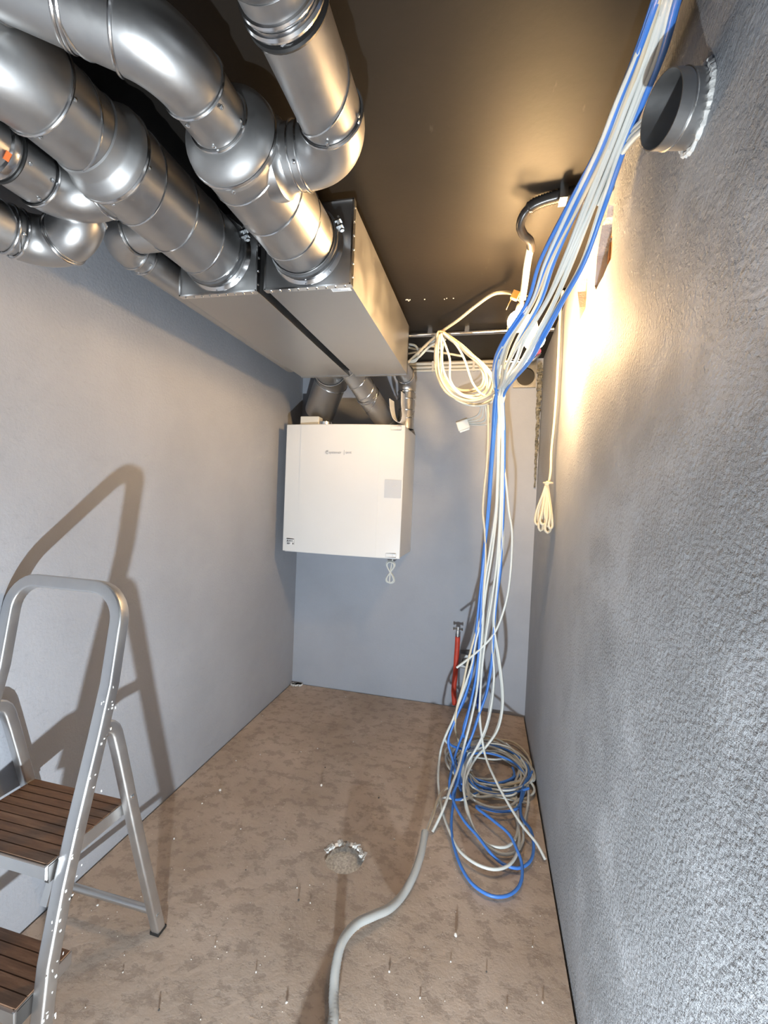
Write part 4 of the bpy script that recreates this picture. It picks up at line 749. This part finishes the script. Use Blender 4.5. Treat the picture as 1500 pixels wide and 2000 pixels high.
# white cables entering beside the round duct stub
for i, dz in enumerate((0, .016, .032)):
    pts = [Vector((W+.02, .93, 2.185+dz))]+[Vector(p)+Vector((0, 0, dz*.6)) for p in [(1.626,1.000,2.169),(1.622,1.060,2.197),(1.615,1.130,2.216),(1.611,1.200,2.214),(1.601,1.280,2.199)]]
    o = MB().tube(spline(pts, .015), .0062, 7).build('power_cable', M_CABW, angle=80)
    tag(o, ['lowest white cable coming out of the wall beside the duct stub', 'middle white cable coming out of the wall beside the duct stub', 'topmost white cable coming out of the wall beside the duct stub'][i], 'cable')

# ------------------------------------------------------------------ duct stub on the right wall
sy, sz = .808, 2.04
e0 = Vector((W+.03, .812, 2.062)); 
ST = thing('duct_stub', 'short open steel duct stub sticking out of the right wall', 'duct', (W, sy, sz))
stub_c = Vector((1.535, .62, 1.905))
STUB_R = .052
wall_c = Vector([(1.659,0.843,2.064)][0])
end_c = Vector([(1.565,0.676,1.936)][0])
ax = Vector((-.95, -.28, -.10)).normalized()
MB().lathe(wall_c-ax*.03, ax, [(0, STUB_R), (.094, STUB_R), (.094, STUB_R-.0016), (0, STUB_R-.0016)], 48).build('pipe', M_GALV, ST)
bead(ST, wall_c+ax*.04, ax, STUB_R, .0022, .002)
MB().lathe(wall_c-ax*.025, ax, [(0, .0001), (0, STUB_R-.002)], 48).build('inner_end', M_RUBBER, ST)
mo = MB(); rk = random.Random(9)
mp2 = []
for i in range(72):
    a = 2*PI*i/72; rr_ = STUB_R+.003+.003*rk.random()
    mp2.append((W-.001, wall_c.y+rr_*1.02*math.cos(a), wall_c.z+rr_*math.sin(a)))
mo.tube(mp2, [.004+.0035*rk.random() for i in range(72)], 6, closed=True)
tag(mo.build('mortar_collar', M_MORTAR, ST, smooth=False), 'ragged white mortar round the stub', kind='stuff')

# ------------------------------------------------------------------ pipes at the foot of the back wall
def riser(name, label, pts, r, mat, valve):
    t = thing(name, label, 'pipe', pts[0])
    MB().tube(spline(pts, .02), r, 16).build('insulation', mat, t)
    p = Vector(pts[-1])
    if valve:
        MB().lathe(p-Vector((0, 0, .005)), (0, 0, 1), [(0, .009), (.03, .009), (.03, .014), (.05, .014), (.05, .009), (.07, .009), (.07, .0001)], 14).build('threaded_end', M_ZINC, t)
        MB().tube([p+Vector((-.028, 0, .055)), p+Vector((.028, 0, .055))], .008, 10).build('valve_body', M_ZINC, t)
        MB().tube([p+Vector((-.032, 0, .055)), p+Vector((-.024, 0, .055))], .012, 8).build('valve_nut', M_ZINC, t)
        MB().tube([p+Vector((.024, 0, .055)), p+Vector((.032, 0, .055))], .012, 8).build('valve_nut', M_ZINC, t)
    return t
riser('water_pipe', 'red insulated pipe rising from the floor at the back wall with a metal valve', [(1.206,2.930,0.054),(1.195,2.930,0.142),(1.200,2.930,0.246),(1.202,2.930,0.349),(1.204,2.930,0.435),(1.204,2.930,0.507)], .0165, M_RED, True)
riser('water_pipe', 'blue insulated pipe rising behind the hanging cables', [(1.365,2.950,0.044),(1.357,2.950,0.156),(1.350,2.950,0.292),(1.348,2.950,0.395),(1.350,2.950,0.490)], .0165, M_BLUE, True)
gf = Vector([(1.267,2.960,0.347)][0])
GF = thing('socket_box', 'small dark wall socket box left of the blue pipe', 'socket', gf)
bevel(MB().box((gf.x-.045, gf.y-.03, gf.z-.045), (gf.x+.045, D-.001, gf.z+.05)).build('housing', M_DARKSTEEL, GF, smooth=False), .006)
MB().lathe(gf+Vector((0, -.031, 0)), (0, 1, 0), [(0, .0001), (0, .028), (.003, .032)], 20).build('socket_face', M_BLKCOND, GF)

# ------------------------------------------------------------------ grey corrugated hose on the floor
hp = [(1.03, .30, .02), (1.02, .62, .02), (1.005, .90, .022)]
hp += [(1.025,1.062,0.025),(1.005,1.126,0.030),(0.992,1.177,0.045),(0.990,1.238,0.060),(1.013,1.306,0.055),(1.057,1.366,0.040),(1.097,1.419,0.025),(1.128,1.484,0.018),(1.153,1.552,0.030),(1.170,1.644,0.050),(1.172,1.734,0.070)]
hs = spline(hp, .0045)
hose = thing('corrugated_hose', 'grey corrugated hose snaking over the floor, cables poking from its end', 'hose', hp[0])
MB().tube(hs, [.0132+(.0011 if i % 2 else 0) for i in range(len(hs))], 12).build('tube', M_HOSE, hose, angle=80)
he = Vector(hp[-1])
for i, tgt in enumerate(([(1.186,1.826,0.060),(1.196,1.938,0.040),(1.225,2.021,0.030),(1.299,2.029,0.030),(1.379,2.090,0.030)], [(1.191,1.852,0.060),(1.200,1.977,0.050),(1.229,2.075,0.040),(1.293,2.129,0.030)])):
    MB().tube(spline([he+Vector((0, -.03, -.004))]+tgt, .012), .0055, 7).build('wire_end', M_CABC if i else M_CABW, hose)

# ------------------------------------------------------------------ step ladder
LXR, LXL = .402, .030
LD = thing('step_ladder', 'paint-spattered aluminium step ladder with brown treads against the left wall', 'ladder', (.22, 1.0, 0))
def rounded(wd, hd, r=.006, n=3):
    o = []
    for cx, cy, a0 in ((wd/2-r, hd/2-r, 0), (-wd/2+r, hd/2-r, PI/2), (-wd/2+r, -hd/2+r, PI), (wd/2-r, -hd/2+r, 1.5*PI)):
        for i in range(n+1): o.append((cx+r*math.cos(a0+PI/2*i/n), cy+r*math.sin(a0+PI/2*i/n)))
    return o
prof_r = rounded(.036, .034)
# side profile of the rails (Y, Z), slightly bowed near the foot
side = [(.775, 0.0), (.79, .12), (.806, .28), (.84, .44), (.876, .575), (.930, .76), (.962, .88), (.985, 1.02)]
rp = [(LXR, y, z) for y, z in side]
Rc = .085; zt = 1.122; yt = 1.0
for i in range(9):
    a = PI/2*i/8; rp.append((LXR-Rc+Rc*math.cos(a), .988+.014*math.sin(a), zt-Rc+Rc*math.sin(a)))
for i in range(9):
    a = PI/2*i/8; rp.append((LXL+Rc-Rc*math.sin(a), .988+.014*math.cos(a), zt-Rc+Rc*math.cos(a)))
rp += [(LXL, y, z) for y, z in reversed(side)]
MB().sweep(rp, prof_r, up=(0, -.94, .28)).build('handrail_frame', M_ALU, LD)
# bright paint drips on the handrail
mb = MB(); rk = random.Random(2)
for i in range(46):
    q = rk.uniform(0, 1); k = int(q*(len(side)-2)); y = side[k][0]+(side[k+1][0]-side[k][0])*rk.random(); z = side[k][1]+(side[k+1][1]-side[k][1])*rk.random()
    mb.obox((LXR+.0186, y+rk.uniform(-.012, .012), z), (.0008, .0015+.003*rk.random(), .002+.006*rk.random()), Matrix.Rotation(rk.uniform(-.3, .3), 3, 'X'))
tag(mb.build('paint_spatter', M_MORTAR, LD, smooth=False), 'white paint splashes', kind='stuff')
# rear legs
prof_l = rounded(.030, .032)
for x, s_ in ((LXR, 1), (LXL, -1)):
    pl_ = spline([(x, .925, .768), (x, .950, .772), (x, .975, .752), (x, .988, .715), (x, 1.005, .65), (x, 1.075, .37), (x, 1.172, .004)], .03)
    lg_ = MB().sweep(pl_, prof_l, up=(0, .95, .3)).build('rear_leg', M_ALU, LD)
    MB().obox((x, 1.171, .005), (.032, .036, .009), Matrix.Rotation(.0, 3, 'X')).build('foot_cap', M_RUBBER, lg_, smooth=False)
    for y, z in ((.94, .755), (1.035, .53), (1.15, .075)):
        MB().lathe((x+s_*.014, y, z), (s_, 0, 0), [(0, .007), (.003, .006), (.005, .0001)], 10).build('rivet', M_ZINC, lg_)
    # tread bracket link
    MB().obox((x-s_*.024, .95, .478), (.006, .21, .022), Matrix.Rotation(.03, 3, 'X')).build('side_link', M_ALU, LD, smooth=False)
MB().tube([(LXL, 1.150, .085), (LXR, 1.150, .085)], .011, 12).build('cross_bar', M_ALU, LD)
def tread(y0, y1, z, ribs, lab):
    t = MB().box((LXL+.020, y0, z-.022), (LXR-.024, y1, z-.006)).build('tread', M_TREAD, LD, smooth=False)
    n = ribs; dy = (y1-y0)/n
    for i in range(n):
        yy = y0+dy*i
        MB().box((LXL+.020, yy+.0014, z-.0045), (LXR-.024, yy+dy-.0014, z)).build('tread_slat', M_TREAD, t, smooth=False)
    MB().box((LXL+.018, y0-.006, z-.034), (LXR-.022, y0+.001, z-.004)).build('front_edge', M_ALU, t, smooth=False)
    for x in (LXL+.019, LXR-.023):
        MB().box((x-.003, y0-.004, z-.036), (x+.003, y1, z-.002)).build('end_plate', M_ALU, t, smooth=False)
    MB().box((LXR-.03, y0+.0, z-.045), (LXR-.018, y0+.035, z-.004)).build('corner_bracket', M_BLKCOND, t, smooth=False)
tread(.818, 1.052, .500, 9, 'upper')
tread(.750, .885, .222, 5, 'lower')
for x, s_ in ((LXR-.045, 1), (LXL+.045, -1)):
    MB().obox((x, .86, .43), (.02, .03, .11), Matrix.Rotation(-.35, 3, 'X')).build('tread_support', M_ALU, LD, smooth=False)

# ------------------------------------------------------------------ stone chips on the floor
rk = random.Random(21)
chipm = []
for k in range(6):
    bm = bmesh.new(); bmesh.ops.create_icosphere(bm, subdivisions=1, radius=1)
    for v in bm.verts: v.co = Vector((v.co.x*rk.uniform(.7, 1.2), v.co.y*rk.uniform(.6, 1.1), v.co.z*rk.uniform(.5, .9)))
    zmin = min(v.co.z for v in bm.verts)
    for v in bm.verts: v.co.z -= zmin
    me = bpy.data.meshes.new('stone_chip'); bm.to_mesh(me); bm.free(); me.materials.append(M_STONE if k < 5 else M_DARKCHIP); chipm.append(me)
spots = [(0.640,1.974,0.000),(1.320,1.406,0.000),(0.201,1.807,0.000),(0.618,1.623,0.000),(0.759,1.431,0.000),(0.785,1.386,0.000),(0.827,1.388,0.000),(0.144,2.033,0.000),(0.175,1.709,0.000),(0.504,2.263,0.000),(0.430,2.209,0.000),(0.605,2.115,0.000),(0.235,2.118,0.000),(0.043,2.498,0.000),(0.454,2.912,0.000),(0.798,1.453,0.000),(1.012,1.346,0.000),(0.546,1.448,0.000),(0.331,1.387,0.000),(0.197,1.500,0.000),(0.420,1.622,0.000),(0.151,1.188,0.000),(0.394,1.040,0.000),(0.560,0.987,0.000),(0.604,1.174,0.000),(0.761,1.141,0.000),(0.881,1.093,-0.000),(1.137,1.245,0.000),(1.235,1.202,0.000),(1.417,1.322,0.000),(1.472,1.241,-0.000),(1.571,1.281,0.000),(1.559,1.439,0.000),(1.311,1.323,0.000),(1.046,1.748,0.000),(0.926,1.970,0.000),(1.024,2.244,0.000),(0.673,2.386,0.000),(0.772,2.660,0.000),(1.013,2.673,0.000)]
for i, p in enumerate(spots):
    o = bpy.data.objects.new('stone_chip', chipm[i % 6]); COL.objects.link(o)
    s_ = rk.uniform(.0022, .0042) if i > 2 else .007
    o.location = (p[0], p[1], 0); o.scale = (s_, s_, s_*1.3); o.rotation_euler = (0, 0, rk.uniform(0, 6))
    hue = 'pale stone' if i % 6 < 5 else 'dark'
    x_, y_ = p[0], p[1]
    if (x_-HC[0])**2+(y_-HC[1])**2 < .10: zone = 'beside the round floor hole' if x_ < HC[0] else 'between the floor hole and the hose end'
    elif y_ > 2.2: zone = 'on the far floor before the back wall' if x_ > .7 else 'on the far floor near the left wall'
    elif x_ < .55: zone = 'on the floor by the ladder and left wall'
    elif y_ < 1.5 and x_ > 1.0: zone = 'on the near floor right of the hose'
    elif y_ < 1.5: zone = 'on the near floor left of the hose'
    else: zone = 'on the mid floor left of the hole'
    tag(o, 'tiny %s chip %s' % (hue, zone) if i > 2 else ['largest pale stone chip on the floor in front of the back wall', 'pale stone chip standing on the floor right of the grey hose', 'pale stone chip near the ladder shadow by the left wall'][i], 'stone chip', 'stone chips scattered on the floor')
# fine grit, uncountable
bm = bmesh.new()
for i in range(700):
    x = rk.uniform(.03, W-.03); y = rk.uniform(.7, D-.05); s_ = rk.uniform(.0006, .0016)
    if (x-HC[0])**2+(y-HC[1])**2 < HR*HR: continue
    bmesh.ops.create_cone(bm, segments=5, radius1=s_, radius2=s_*.4, depth=s_*1.6, cap_ends=True, matrix=Matrix.Translation((x, y, s_*.8)))
me = bpy.data.meshes.new('floor_grit'); bm.to_mesh(me); bm.free(); me.materials.append(M_STONE)
o = bpy.data.objects.new('floor_grit', me); COL.objects.link(o); tag(o, 'fine pale grit strewn all over the concrete floor', 'grit', kind='stuff')
